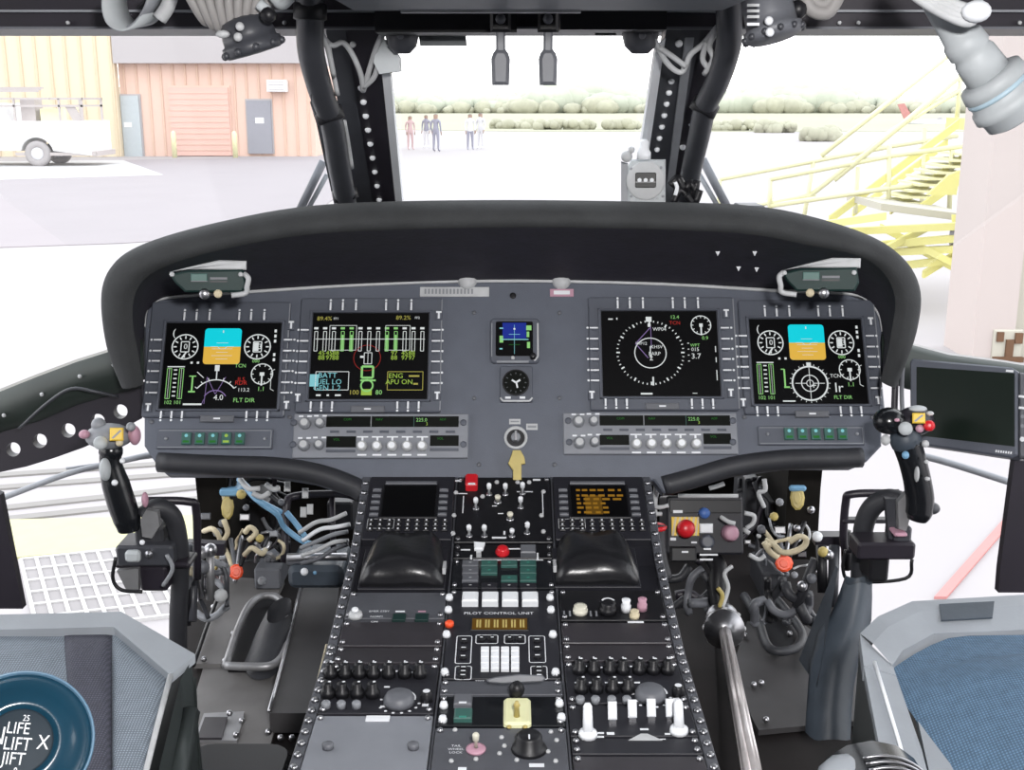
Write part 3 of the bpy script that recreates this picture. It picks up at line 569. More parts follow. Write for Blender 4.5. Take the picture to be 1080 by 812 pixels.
def iconbox(x0, y0, x1, y1):
    q = MB(); rr = fr.pr(x0, y0, x1, y1, .006); o = rrect(rr, .003); q.line(fr, o+[o[0]], .0013, .0066, 'ink'); w = rr[2]-rr[0]; h = rr[3]-rr[1]
    if h > w: 
        for k in (.2, .5, .8): q.prism(fr, circ(rr[0]+w/2, rr[1]+h*k, w*.28, 8), .006, .010, 'black', .0008); q.quad(fr, (rr[0]+w*.35, rr[1]+h*k-.001, rr[0]+w*.65, rr[1]+h*k+.0012), .0103, 'ink')
    else:
        for k in (.25, .75): q.prism(fr, circ(rr[0]+w*k, rr[1]+h/2, h*.32, 8), .006, .010, 'black', .0008); q.quad(fr, (rr[0]+w*k-.002, rr[1]+h*.5-.001, rr[0]+w*k+.002, rr[1]+h*.5+.0012), .0103, 'ink')
    q.build('rocker', t)
for b4 in ((481, 671, 497, 700), (558, 671, 575, 699), (480, 703, 497, 717), (502, 670, 525, 679), (532, 670, 554, 679), (560, 703, 577, 717)): iconbox(*b4)
fr2 = SEG[1]
for j in range(4):
    for k in range(4):
        q = MB(); x = 511.5+j*10.6; y = 687.5+k*6.2; f2 = sg(y) if y > 690 else fr2
        q.rect(fr2, fr2.pr(x-4.3, y-2.5, x+4.3, y+2.5, .006), .006, .012, 'white', .001); q.build('key', t, 'white key')
q = MB(); a, b = fr.px(474, 660, .006); q.lathe(fr, [(.0065, .006), (.0065, .012), (.004, .014)], 'orange', 12, a, b); q.build('indicator_lamp', t, 'orange lamp')
for x, y in ((474, 632), (580, 632), (473, 645), (581, 645), (471, 671), (583, 671), (469, 711), (586, 711)):
    a, b = fr.px(x, y, .006); knob(fr, a, b, .0058, .008, 'white', None, t, .006, 'stud', n=10)
q = MB(); a, b = fr.px(506, 719, .006); q.text(fr, 'TEST', a, b, .006, .0066, 'ink'); q.build('lettering', t)
# lever section behind the keypad
t, fr, r = module('blank_panel', 'grey blank panel crossing the console behind the white keypad', 'panel', CC, 722, 737, 'console_grey', screws='steel')
t, fr, r = module('guarded_switch_panel', 'black recessed panel with a cream square guard plate and green buttons', 'switch panel', CC, 738.5, 770, 'gloss')
q = MB(); q.prism(fr, rrect(fr.pr(531, 740, 560, 768, .006), .006), .006, .013, 'paleyellow', .003)
for x in (537, 554): a, b = fr.px(x, 762, .02); q.lathe(fr, [(.003, .013), (.003, .015), (.001, .015)], 'tan', 8, a, b)
q.build('guard_plate', t, 'cream square guard plate'); a, b = fr.px(545, 750, .02); q = MB(); q.lathe(fr, [(.004, .012), (.003, .026), (.0045, .028), (.002, .034)], 'tan', 10, a, b); q.build('toggle', t)
for y in (741, 756):
    q = MB(); q.rect(fr, fr.pr(479, y-5, 498, y+6, .006), .006, .013, 'green' if y > 750 else 'midgrey', .002); rr = fr.pr(484, y-1, 492, y+1, .013); q.quad(fr, rr, .0134, 'e_btn' if y > 750 else 'ink'); q.build('button', t)
for x, y in ((468, 746), (590, 744), (467, 761), (592, 759)): a, b = fr.px(x, y, .006); knob(fr, a, b, .0055, .008, 'white', None, t, .006, 'stud', n=10)
t = thing('control_lever', 'grey curved lever bar with a black faceted knob standing over the white keypad', 'lever', SEG[2].w(.004, SEG[2].px(540, 738)[1], .006))
fr = face_cam(545, 720, sg(720).w(0, SEG[2].px(540, 722)[1]).y-.04)
q = MB(); q.prism(fr, [fr.px(x, y) for x, y in ((512, 717), (522, 714), (548, 711), (572, 712), (576, 716), (572, 719), (552, 720), (530, 721), (516, 720))][::-1], -.012, 0, 'midgrey', .0015); q.build('bar', t)
q = MB(); q.sph(fr.w(*fr.px(545, 727), .004), .0105, 'black', 8, 6, (1, 1, 1.1)); q.build('knob', t, 'black faceted knob')
a = fr.w(*fr.px(545, 732), 0); q = MB(); q.tube([a, SEG[2].w(*SEG[2].px(545, 740), .008)], .003, 'tan', 8, 0); q.build('stem', t)
t, fr, r = module('switch_module', 'grey panel with a pink-ringed toggle and round black knob nearest the seats', 'switch panel', CC, 772, 846, 'console_grey')
a, b = fr.px(502, 791, .006); q = MB(); q.lathe(fr, [(.012, .006), (.012, .009), (.008, .010)], 'pink', 18, a, b); q.build('ring', t, 'pink ring'); toggle(fr, 502, 791, .022, 'ivory', t)
a, b = fr.px(558, 790, .006); q = MB(); q.lathe(fr, [(.022, .006), (.020, .010), (.0165, .012), (.0155, .024), (.012, .027)], 'black', 20, a, b); q.quad(fr, (a-.001, b-.012, a+.001, b-.002), .0274, 'ink'); q.build('knob', t, 'tall round black knob')
q = MB(); a, b = fr.px(481, 790, .006)
for k, s_ in enumerate(('TAIL', 'WHEEL', 'LOCK')): q.text(fr, s_, a, b+.006-k*.007, .006, .0066, 'ink')
q.build('lettering', t)
for x, y in ((480, 775), (476, 808), (529, 783), (532, 792), (527, 800), (581, 777), (587, 786), (578, 798), (586, 808), (545, 807), (502, 806)): a, b = fr.px(x, y); knob(fr, a, b, .003, .003, 'offwhite', None, t, .006, 'screw', n=8)
mark(fr, [(483, 809, 492, 813), (558, 805, 574, 809)], t)
# wrist rests
def pad(x0, x1, y0, y1, s, label):
    t = thing('wrist_rest', label, 'wrist rest', sg(600).w(sg(600).px((x0+x1)/2, y1)[0], sg(600).px(540, y1)[1]), 'black leather wrist rests')
    A, B = sg(y0-20), SEG[1]; n = 14; k = 18; rows = []
    aa = B.px((x0+x1)/2, y1, .01)[0]; W = (x1-x0)/2/1200*1.80
    b1 = B.px(540, y1-2)[1]; pf = B.w(aa, b1, .0); pb = SEG[0].w(SEG[0].px((x0+x1)/2, y0)[0], SEG[0].px(540, y0+2)[1], .0)
    fr = F(pf, (1, 0, 0), pb-pf); L = (pb-pf).length
    prof = [(0, .004), (-.004, .018), (.004, .034), (.022, .042), (.045, .040), (.07, .036), (.095, .032), (L-.005, .026), (L, .012), (L, .0)]
    for i in range(k+1):
        u = i/k*2-1; e = (1-abs(u)**6); e2 = .90+.10*e
        sh = s*.006*(1-u*u); wid = 1 if True else 1
        rows.append([fr.w(u*W*(.86+.14*min(1, (1-v/L)*1.3)), v*(1 if v < .01 else e2)+(0 if e > .5 else .004), h*(.35+.65*e)+.003*math.sin(5*u+v*40)*e) for v, h in prof])
    q = MB(); q.loft(rows, 'leather'); q.add(rows[0], [list(range(len(prof)))], 'leather'); q.add(rows[-1], [list(range(len(prof)))[::-1]], 'leather'); q.build('cushion', t)
    q = MB(); q.rect(fr, (-W*1.04, -.006, W*1.04, L*.8), -.004, .006, 'console_dark', .001); q.build('base_plate', t)
    q = MB(); f3 = fr_axis(fr.w(s*W*1.0, .03, .02), fr.X*s*1, (0, 1, 0)); q.rect(f3, (-.014, -.005, .014, .005), -.002, .003, 'offwhite'); q.build('tag', t, 'small pale tag on its side')
pad(379, 465, 571, 624, 1, 'black leather wrist rest behind the dark blank display unit')
pad(588, 674, 570, 622, -1, 'black leather wrist rest behind the amber lettered display unit')
# left column
t, fr, r = module('selector_panel', 'grey panel with one white knob and printed lines in front of two blank panels', 'control panel', CL, 628, 656, 'console_grey')
toggle(fr, 375, 650, .012, 'white', t, True); a, b = fr.px(375, 650, .006); q = MB(); q.lathe(fr, [(.011, .006), (.010, .012), (.006, .014)], 'offwhite', 14, a, b); q.build('knob', t, 'white knob')
q = MB()
for k, (s_, x) in enumerate((('EMER STBY', 400), ('NORM', 397), ('OFF', 395))): a, b = fr.px(x, 645+k*5.6, .006); q.text(fr, s_, a, b, .0062, .0066, 'ink')
q.build('lettering', t); mark(fr, [(417, 644, 427, 645.5)], t); mark(fr, [(441, 644, 449, 645.5)], t, m_='pink')
for x in (421, 445): q = MB(); q.rect(fr, fr.pr(x-7, 649, x+7, 656, .006), .006, .010, 'darkgreen', .001); q.build('button', t)
module('blank_panel', 'dark blank panel in the left console row, forward one of two', 'panel', CL, 659, 685, 'blank', group=None)
module('blank_panel', 'dark blank panel just ahead of the knob rows in the left console row', 'panel', CL, 687, 703, 'blank')
def audio(col, y0, y1, xs1, ya, xs2, yb, dx, dy, label, xs3):
    t, fr, r = module('audio_panel', label, 'control panel', col, y0, y1, 'console_dark')
    for i, x in enumerate(xs1):
        a, b = fr.px(x, ya, .006); q = MB(); q.lathe(fr, [(.0095, .006), (.0095, .014), (.0065, .016), (.0065, .024), (.004, .026)], 'black', 12, a, b); q.quad(fr, (a-.001, b, a+.001, b+.006), .0263, 'ink'); q.disc(fr, a+.0025, b+.001, .0022, .0264, 'ink', 6); q.build('knob', t)
    for i, x in enumerate(xs2):
        a, b = fr.px(x, yb, .006); q = MB(); q.lathe(fr, [(.0095, .006), (.0095, .014), (.0065, .016), (.0065, .024), (.004, .026)], 'black', 12, a, b); q.disc(fr, a+.0025, b+.001, .0022, .0264, 'ink', 6); q.build('knob', t)
    for x in xs3: a, b = fr.px(x, yb+12, .006); q = MB(); q.lathe(fr, [(.006, .006), (.006, .013), (.004, .015)], 'grey', 10, a, b); q.build('pull_switch', t)
    a, b = fr.px(dx, dy, .006); q = MB(); q.lathe(fr, [(.0205, .006), (.0205, .012), (.017, .018), (.014, .020)], 'midgrey' , 22, a, b); q.arc(fr, a, b, .021, .002, .0125, 'ink', -10, 120, 12)
    for k in range(7): tt = math.radians(-150+k*24); q.disc(fr, a+.026*math.cos(tt), b+.026*math.sin(tt), .0022, .0066, 'ink', 6)
    q.build('rotary_selector', t)
    mark(fr, [(dx-20, dy+3, dx-12, dy+5), (dx-20, dy-4, dx-13, dy-2.5), (dx+24, dy+1, dx+31, dy+4)], t)
    mark(fr, [(x+7, ya-7+(i % 3), x+13, ya-5.5+(i % 3)) for i, x in enumerate(xs1[:-1])]+[(x-5, (ya+yb)/2, x+1, (ya+yb)/2+1.6) for x in xs1[:5]], t)
    a, b = fr.px(dx+29, dy-2, .006); knob(fr, a, b, .008, .014, 'black', 'ink', t, .006)
    return t, fr
t, fr = audio(CL, 705, 757, (349, 364, 379, 394, 410, 427, 443), 713, (346, 361, 377, 393), 734, 421, 741, 'row of black knobs and a round dial in the left console row', (344, 360, 376))
q = MB(); q.rect(fr, fr.pr(386, 756, 411, 761, .006), .006, .008, 'white'); q.build('placard', t, 'white strip label')
t, fr, r = module('blank_panel', 'light grey blank panel with two big screws nearest the seat in the left console row', 'panel', CL, 759, 850, 'plate')
for x in (346, 436): a, b = fr.px(x, 789, .006); q = MB(); q.lathe(fr, [(.007, .006), (.007, .012), (.004, .014)], 'midgrey', 10, a, b); q.build('bolt', t)
# right column
t, fr, r = module('selector_panel', 'black panel with cream, white and pink knobs behind a wrist rest', 'control panel', CR, 626, 658, 'black')
for x, y, c, rr, h in ((612, 646, 'ivory', .011, .012), (641, 646, 'black', .0125, .018), (660, 644, 'white', .0075, .02), (677, 643, 'pink', .0075, .02), (669, 651, 'cream', .0075, .012)):
    a, b = fr.px(x, y, .006); q = MB(); q.lathe(fr, [(rr, .006), (rr, .006+h*.5), (rr*.7, .006+h*.6), (rr*.9, .006+h*.95), (rr*.5, .006+h)], c, 16, a, b)
    if c == 'black': q.arc(fr, a, b, rr*.75, .003, .007+h, 'white', 20, 160, 8)
    q.build('knob', t, c+' knob' if c != 'midgrey' else None)
mark(fr, [(662, 655, 679, 657)], t)
for x in (594, 600, 622, 628): mark(fr, [(x, 644, x+2, 650)], t, m_='grey')
module('blank_panel', 'dark blank panel in the right console row, behind the cream and pink knobs', 'panel', CR, 660, 682, 'blank')
module('blank_panel', 'dark blank panel just ahead of the knob rows in the right console row', 'panel', CR, 684, 701, 'blank')
t, fr = audio(CR, 703, 746, (611, 626, 643, 657, 674, 689, 704), 709, (613, 629, 646, 662), 729, 686, 735, 'row of black knobs and a round dial in the right console row', (612, 628, 645, 661))
t, fr, r = module('switch_module', 'dark panel with tall white toggle levers standing in a row', 'switch panel', CR, 748, 781, 'console_dark')
for x, y in ((646, 758), (667, 756), (687, 755), (707, 755)):
    a, b = fr.px(x, y+4, .006); q = MB(); q.rect(fr, (a-.0045, b-.003, a+.0045, b+.003), .006, .01, 'steel'); f3 = F(fr.w(a, b, .010), fr.X, (fr.N*1+fr.U*.55)); q.rect(f3, (-.0055, 0, .0055, .022), -.004, .004, 'white', .002); q.build('toggle', t, 'white lever')
for x, y in ((620, 776), (716, 772)):
    a, b = fr.px(x, y, .006); q = MB(); q.lathe(fr, [(.012, .006), (.011, .012), (.006, .014)], 'white', 14, a, b); ax = fr_axis(fr.w(a, b, .012), fr.N+fr.U*.5); q.lathe(ax, [(.0065, 0), (.006, .018), (.0055, .030), (.003, .034)], 'white', 12); q.build('lever', t, 'tall white lever')
mark(fr, [(630, 772, 637, 774), (630, 776, 637, 778), (640, 772, 648, 775), (675, 768, 684, 770), (701, 773, 707, 775), (690, 779, 702, 780)], t)
q = MB(); rr = fr.pr(662, 774, 698, 781, .006); q.prism(fr, [(rr[0], rr[1]), (rr[2], rr[1]), ((rr[0]+rr[2])/2+.004, rr[3]), ((rr[0]+rr[2])/2-.004, rr[3])], .006, .0066, 'offwhite'); q.build('marking', t)
module('blank_panel', 'dark glossy blank panel behind the tall white toggles', 'panel', CR, 783, 800, 'console_dark')
module('blank_panel', 'dark panel nearest the seats in the right console row', 'panel', CR, 802, 850, 'blank')
# ---------------------------------------------------------------- cockpit shell
m = MB(); m.box((-1.25, -1.6, .87), (1.25, 2.0, .95), 'floordark'); m.box((-.68, 2.0, .87), (.70, 2.75, .95), 'floordark'); struct(m, 'floor')
m = MB(); m.box((-1.25, -1.6, 2.27), (1.25, 1.95, 2.33), 'grey'); struct(m, 'ceiling')
m = MB(); m.box((-1.25, -1.65, .87), (1.25, -1.6, 2.33), 'grey'); struct(m, 'wall_back')
for s_, n_ in ((-1, 'left'), (1, 'right')):
    m = MB(); m.box((s_*1.25, -1.6, .87), (s_*1.30, .8, 2.33), 'grey'); struct(m, 'wall_'+n_)
zh = P(540, 30, 1.75).z
m = MB(); m.box((-1.25, 1.75, zh), (1.25, 1.95, 2.27), 'frame_dark'); z1, z2 = P(540, 13, 1.74).z, P(540, 10.5, 1.74).z; m.box((-1.25, 1.735, z1), (1.25, 1.75, z2), 'grey')
m.box((-1.25, 1.74, P(0, 30.5, 1.74).z), (1.25, 1.75, P(0, 28, 1.74).z), 'midgrey')
for x in (72, 225, 885, 905, 1075, 300): fr = fr_axis(P(x, 24, 1.745), (0, -1, 0)); m.lathe(fr, [(.0035, 0), (.0025, .004)], 'offwhite', 8)
struct(m, 'trim_2')
# windshield posts
def post(top, bot, d=(0, .05, 0), m_='post', YT=1.78, YB=2.42):
    (a, b), (c, e) = top, bot
    return [P(a[0], a[1], YT), P(b[0], b[1], YT), P(e[0], e[1], YB), P(c[0], c[1], YB)]
m = MB(); m.slab(post(((343, 28), (366, 28)), ((376, 232), (398, 232))), (0, .05, 0), 'post'); m.slab(post(((364, 28), (402, 28)), ((396, 232), (419, 232))), (0, .04, 0), 'frame_dark'); 
m.slab(post(((401, 60), (410, 60)), ((419, 232), (426, 232))), (0, .03, 0), 'white')
m.slab(post(((327, 100), (332, 100)), ((356, 232), (376, 232))), (0, .03, 0), 'midgrey')
pf1 = F(P(366, 28, 1.78), (1, 0, 0), P(366, 28, 1.78)-P(398, 232, 2.42))
for i in range(9):
    t = i/8; m.sph(pf1.w(*pf1.px(381+19*t, 92+118*t), .001), .0058, 'white', 8, 6)
m.sph(P(372, 47, 1.80), .005, 'offwhite', 8, 6); struct(m, 'trim_3')
m = MB(); m.slab(post(((703, 28), (745, 28)), ((672, 232), (702, 232))), (0, .05, 0), 'post'); m.slab(post(((740, 28), (762, 28)), ((702, 232), (725, 232))), (0, .05, 0), 'frame_dark')
m.slab(post(((722, 40), (731, 40)), ((698, 232), (705, 232))), (0, -.012, 0), 'grey'); m.slab(post(((692, 50), (702, 40)), ((664, 232), (674, 232))), (0, .03, 0), 'white')
pf2 = F(P(703, 28, 1.78), (1, 0, 0), P(703, 28, 1.78)-P(672, 232, 2.42))
for i in range(7):
    t = i/6; m.sph(pf2.w(*pf2.px(708-15*t, 85+72*t), .001), .0055, 'white', 8, 6)
for x, y, Y in ((729, 130, 2.05), (720, 155, 2.12), (716, 46, 1.81)): m.sph(P(x, y, Y), .006, 'white', 8, 6)
struct(m, 'trim_4')
# glass
gm = bpy.data.materials.new('clear_glass'); gm.use_nodes = True; nt = gm.node_tree; nt.nodes.clear(); o_ = nt.nodes.new('ShaderNodeOutputMaterial'); tr = nt.nodes.new('ShaderNodeBsdfTransparent'); gl = nt.nodes.new('ShaderNodeBsdfGlossy'); gl.inputs['Roughness'].default_value = .03
fz = nt.nodes.new('ShaderNodeMath'); fz.operation = 'MULTIPLY_ADD'; lw = nt.nodes.new('ShaderNodeLayerWeight'); pw = nt.nodes.new('ShaderNodeMath'); pw.operation = 'POWER'; pw.inputs[1].default_value = 5; nt.links.new(lw.outputs['Facing'], pw.inputs[0]); nt.links.new(pw.outputs[0], fz.inputs[0]); fz.inputs[1].default_value = .5; fz.inputs[2].default_value = .012; mx = nt.nodes.new('ShaderNodeMixShader'); nt.links.new(fz.outputs[0], mx.inputs[0]); nt.links.new(tr.outputs[0], mx.inputs[1]); nt.links.new(gl.outputs[0], mx.inputs[2]); nt.links.new(mx.outputs[0], o_.inputs[0])
tr.inputs[0].default_value = (.985, .99, .99, 1); MT['glass'] = gm
YT, YB, zT, zB = 1.90, 2.62, zh+.02, 1.62
for i, (xa, xb, xa2, xb2) in enumerate(((-1.2, -.30, -.95, -.30), (-.24, .27, -.26, .28), (.33, 1.2, .32, .95))):
    m = MB(); m.slab([(xa, YT, zT), (xb, YT, zT), (xb2, YB, zB), (xa2, YB, zB)], (0, .006, .006), 'glass'); m.build('window_%d' % (i+1), kind='structure')
# wiper struts outside
for pts, lab in ((((316, 222, 2.75), (341, 170, 2.75)), 'grey strut outside the glass on the side of the workshop building'), (((771, 226, 2.75), (741, 168, 2.75)), 'grey strut outside the glass behind the compass post')):
    t = thing('windshield_strut', lab, 'strut', P(*pts[0])); dx = 8 if pts[0][0] < 540 else -9
    m = MB(); m.tube([P(*pts[0]), P(*pts[1])], .010, 'midgrey', 8, 0); m.build('arm', t); m = MB(); m.tube([P(pts[0][0]+dx, pts[0][1], 2.76), P(pts[1][0]+dx*.5, pts[1][1]+14, 2.76)], .006, 'grey', 8, 0); m.build('arm', t)
# hoses along posts
def hose(name, pts, r, m_, label, cat='hose', bands=(), n=14):
    t = thing(name, label, cat, P(*pts[0])); W = [P(*p) for p in pts]; m = MB(); m.tube(W, r, m_, n, 7); m.build('tube', t)
    for x, y, Y, dx, dy in bands:
        c = P(x, y, Y); d = (P(x+dx, y+dy, Y)-c).normalized(); ax = fr_axis(c, d); m = MB(); m.lathe(ax, [(r*1.02, -.012), (r*1.22, -.010), (r*1.22, .010), (r*1.02, .012)], 'black', 16); m.build('clamp', t)
    return t
hose('conduit_hose', [(326, -20, 1.66), (327, 20, 1.68), (328, 55, 1.72), (338, 95, 1.80), (350, 130, 1.90), (357, 170, 2.02), (367, 225, 2.2)], .0195, 'post', 'fat black conduit hose running down the post to the left of the centre windshield', bands=((347, 121, 1.87, 4, 12), (364, 205, 2.14, 3, 12), (327, 12, 1.675, 0, 12)))
hose('conduit_hose', [(768, -20, 1.66), (769, 20, 1.68), (768, 50, 1.72), (757, 85, 1.80), (744, 112, 1.88), (737, 145, 1.98), (728, 185, 2.1), (722, 228, 2.22)], .0185, 'post', 'fat black conduit hose running down the post with the compass', bands=((743, 113, 1.88, -6, 12),))
hose('thin_conduit', [(331, 108, 1.88), (343, 150, 2.0), (353, 195, 2.14), (358, 228, 2.22)], .006, 'midgrey', 'thin grey conduit beside the fat hose on the left windshield post', 'conduit')
def cord(name, label, runs, r, m_, cat='cord'):
    t = thing(name, label, cat, P(*runs[0][0])); 
    for k in runs: m = MB(); m.tube([P(*p) for p in k], r, m_, 6, 5); m.build('strand', t)
    return t
cord('tie_cord', 'white twisted tie cord looped on the post to the left of the centre windshield', [[(336, 30, 1.72), (343, 42, 1.74), (351, 48, 1.75), (362, 45, 1.76), (372, 58, 1.77), (381, 80, 1.8), (383, 96, 1.83)], [(383, 96, 1.83), (390, 72, 1.8), (397, 50, 1.77), (404, 36, 1.76), (413, 30, 1.75)], [(346, 46, 1.74), (350, 70, 1.78), (356, 100, 1.82)], [(338, 34, 1.715), (346, 52, 1.73), (352, 80, 1.77)], [(384, 92, 1.82), (394, 82, 1.8), (399, 68, 1.78)], [(363, 128, 1.95), (367, 150, 2.0), (371, 177, 2.05)]], .0042, 'offwhite')
cord('tie_cord', 'white twisted tie cord looped on the post with the compass', [[(686, 33, 1.74), (694, 50, 1.76), (705, 68, 1.78), (719, 76, 1.79), (728, 58, 1.77), (742, 46, 1.76), (757, 28, 1.73)], [(695, 50, 1.755), (710, 60, 1.77), (723, 70, 1.78)], [(757, 30, 1.73), (748, 48, 1.75), (752, 62, 1.76), (743, 78, 1.79)], [(745, 44, 1.75), (741, 62, 1.77), (747, 72, 1.78)]], .0045, 'offwhite')
# cloth-like bits under the header
t = thing('cable_shroud', 'pale grey padded shroud on the post to the left of the centre windshield', 'cover', P(407, 70, 1.75)); m = MB(); m.slab([P(*p, 1.775) for p in ((398, 40), (408, 42), (421, 60), (422, 75), (400, 78), (394, 66))][::1], (0, .03, 0), 'lamp_grey'); m.build('wrap', t)
for x0, x1, lab in ((407, 441, 'rounded black knob housing hanging under the header to the left of centre'), (657, 694, 'rounded black knob housing hanging under the header to the right of centre')):
    t = thing('header_housing', lab, 'housing', P((x0+x1)/2, 57, 1.76)); c = P((x0+x1)/2, 38, 1.76); m = MB(); w = (x1-x0)/2400*1.76
    m.lathe(fr_axis(c+V((0, 0, .03)), (0, 0, -1)), [(w, 0), (w, .03), (w*.85, .045), (w*.45, .055)], 'post', 16); m.build('body', t); m = MB(); m.sph(c+V((0, -w*.9, .0)), .006, 'midgrey', 8, 6); m.build('knob', t)
# overhead panel edge
t = thing('overhead_panel', 'long grey overhead panel edge across the top centre', 'overhead panel', P(568, 12, 1.5)); zz = P(540, 11, 1.52).z
x0, x1 = P(373, 5, 1.52).x, P(762, 5, 1.52).x; m = MB(); m.box((x0, 1.2, zz), (x1, 1.52, zz+.10), 'bezel'); m.build('body', t)
m = MB(); m.box((x0+.06, 1.515, zz-.003), (x1-.18, 1.528, zz+.002), 'offwhite'); m.build('edge_strip', t, 'painted highlight along the bottom edge')  # offwhite strip paints in the highlight on the panel's bottom edge
for k in range(9): knob(fr_axis((x0+.04+k*.055, 1.2, zz+.03), (0, -1, 0)), 0, 0, .004, .003, 'midgrey', None, t, 0, 'screw', n=8)
m = MB(); m.box((P(398, 0, 1.70).x, 1.66, P(0, 36, 1.7).z), (P(545, 0, 1.70).x, 1.74, P(0, 14, 1.7).z), 'black'); m.box((P(590, 0, 1.70).x, 1.66, P(0, 33, 1.7).z), (P(700, 0, 1.70).x, 1.74, P(0, 14, 1.7).z), 'black'); m.build('mounting_rail', t)
for xa, xb, ya, yb in ((440, 490, 28, 48), (590, 625, 26, 34), (625, 648, 26, 37)):
    m = MB(); m.slab([P(xa, ya, 1.8), P(xb, ya, 1.8), P(xb+2, yb, 1.78), P(xa+3, yb, 1.78)], (0, .02, 0), 'lamp_grey' if xa < 620 else 'midgrey'); m.build('sun_visor_bracket', t)
for x, lab in ((528, 'grey lever handle hanging from the overhead centre, first of the pair'), (578, 'grey lever handle hanging from the overhead centre, nearer the compass post')):
    t = thing('engine_lever', lab, 'lever', P(x, 90, 1.6), 'levers hanging from the overhead panel'); Y = 1.6
    f3 = face_cam(x, 50, Y); m = MB(); m.rect(f3, f3.pr(x-5, 30, x+5, 58), -.012, 0, 'midgrey', .003); m.build('stem', t)
    m = MB(); m.prism(f3, [f3.px(*p) for p in ((x-9, 90), (x+9, 90), (x+10, 62), (x+8, 56), (x+5, 52), (x-5, 52), (x-8, 56), (x-10, 62))], -.022, .004, 'midgrey', .005); m.build('grip', t)
    m = MB(); m.rect(f3, f3.pr(x-11, 12, x+11, 34), -.02, .006, 'black', .004); m.lathe(f3.atp(x, 20, .006), [(.007, 0), (.006, .006)], 'midgrey', 10); m.build('pivot_block', t)
# compass
t = thing('magnetic_compass', 'pale grey magnetic compass with three dials window mounted on the post', 'compass', P(680, 216, 2.0)); f3 = face_cam(681, 190, 2.02)
m = MB(); m.prism(f3, [f3.px(*p) for p in ((662, 216), (702, 216), (702, 168), (666, 168), (662, 176))], -.06, 0, 'lamp_grey', .003); m.build('body', t)
m = MB(); m.slab([f3.w(*f3.px(*p), -.005) for p in ((662, 216), (655, 216), (655, 170), (662, 172))], f3.N*-.05, 'grey'); m.build('side_cover', t)
a, b = f3.px(681, 190); m = MB(); m.lathe(f3, [(.034, 0), (.034, .003), (.031, .004)], 'offwhite', 24, a, b-.001); m.build('face_ring', t)
m = MB(); rr = f3.pr(670, 182, 692, 198); m.rect(f3, rr, .004, .006, 'leddark', .001, .003)
for x in (674.5, 681, 687.5): m.disc(f3, *f3.px(x, 190), .0038, .0063, 'ink', 8)
m.line(f3, [f3.px(670, 192), f3.px(692, 192)], .001, .0064, 'offwhite'); m.build('dial_window', t)
m = MB(); rr = f3.pr(664, 201, 701, 214); m.rect(f3, rr, 0, .003, 'lamp_grey', .001)
for k, s_ in enumerate(('FOR  N  30  60  E', 'STEER 0 30 60 90')): m.text(f3, s_, (rr[0]+rr[2])/2, rr[3]-.006-k*.008, .0055, .0033, 'grey')
m.build('correction_card', t)
for x, y in ((666, 207), (699, 207), (697, 177), (666, 178)): knob(f3, *f3.px(x, y), .003, .003, 'grey', None, t, .001, 'screw', n=8)
m = MB(); m.lathe(fr_axis(P(679, 168, 2.0), (0, 0, 1)), [(.012, 0), (.012, .012), (.008, .018), (.009, .03), (.004, .034)], 'white', 12); m.build('thumb_knob', t); m = MB(); m.sph(P(661, 165, 2.0), .010, 'offwhite', 8, 6); m.sph(P(666, 158, 2.0), .006, 'offwhite', 8, 6); m.build('lamp', t)
cord('wiring_knot', 'dark wiring knot with white ends between the compass and the post hose', [[(707, 196, 2.0), (715, 188, 2.0), (722, 200, 2.0), (728, 193, 2.0), (736, 205, 2.0)], [(710, 214, 2.0), (718, 200, 2.0), (730, 212, 2.0), (735, 190, 2.0)], [(724, 205, 1.99), (732, 214, 1.99), (738, 200, 1.99)]], .007, 'black', 'wiring')
m = MB(); m.tube([P(712, 206, 1.98), P(714, 198, 1.98), P(712, 192, 1.98)], .0035, 'white', 6); m.build('cable_end', None, 'small white cable end sticking up beside the compass', 'cable')
# gooseneck cockpit lights at header
t = thing('cockpit_utility_light', 'dark grey knurled utility lamp with fat grey coiled cord above the left windscreen', 'lamp', P(265, 45, 1.5)); m = MB(); pts = []
c0 = P(243, -6, 1.5)
for i in range(170):
    u = i/169; base = P(198+84*u, -6+4*math.sin(u*PI), 1.5); th = 2*PI*u*8; fa = (u-.5)*.9; rr_ = .032+.008*math.sin(u*PI); pts.append(base+V((rr_*math.sin(th)*math.sin(fa), .022*math.cos(th), rr_*math.sin(th)*math.cos(fa))))
m.tube(pts, .0060, 'cord_grey', 8, 0); m.build('coiled_cord', t, 'coiled grey cord')
f3 = fr_axis(P(262, 36, 1.5), (P(262, 36, 1.5)-P(250, 5, 1.49)).normalized()+V((0, -.2, 0)))
m = MB(); m.lathe(f3, [(.020, -.022), (.030, -.018), (.034, 0), (.034, .008), (.038, .010), (.038, .020), (.034, .024), (.015, .025)], 'post', 20)
for k in range(10): tt = 2*PI*k/10; m.sph(f3.w(.038*math.cos(tt), .038*math.sin(tt), .018), .005, 'post', 6, 4)
m.build('lamp_head', t)
for x, y in ((251, 39), (253, 28)): m = MB(); m.sph(P(x, y, 1.455), .0055, 'offwhite', 8, 6); m.build('rivet', t)
m = MB(); m.sph(P(235, 36, 1.47), .007, 'offwhite', 8, 6, (1.3, 1, .7)); m.build('clip', t); m = MB(); m.tube([P(273, 4, 1.47), P(282, 12, 1.47), P(284, 22, 1.47)], .007, 'lamp_grey', 8); m.lathe(fr_axis(P(283, 16, 1.46), (0, -1, 0)), [(.010, 0), (.008, .008)], 'black', 12); m.build('swivel', t); m = MB(); m.tube([P(288, -5, 1.5), P(297, 4, 1.5), P(306, -4, 1.5)], .008, 'lamp_grey', 8); m.build('hook', t)
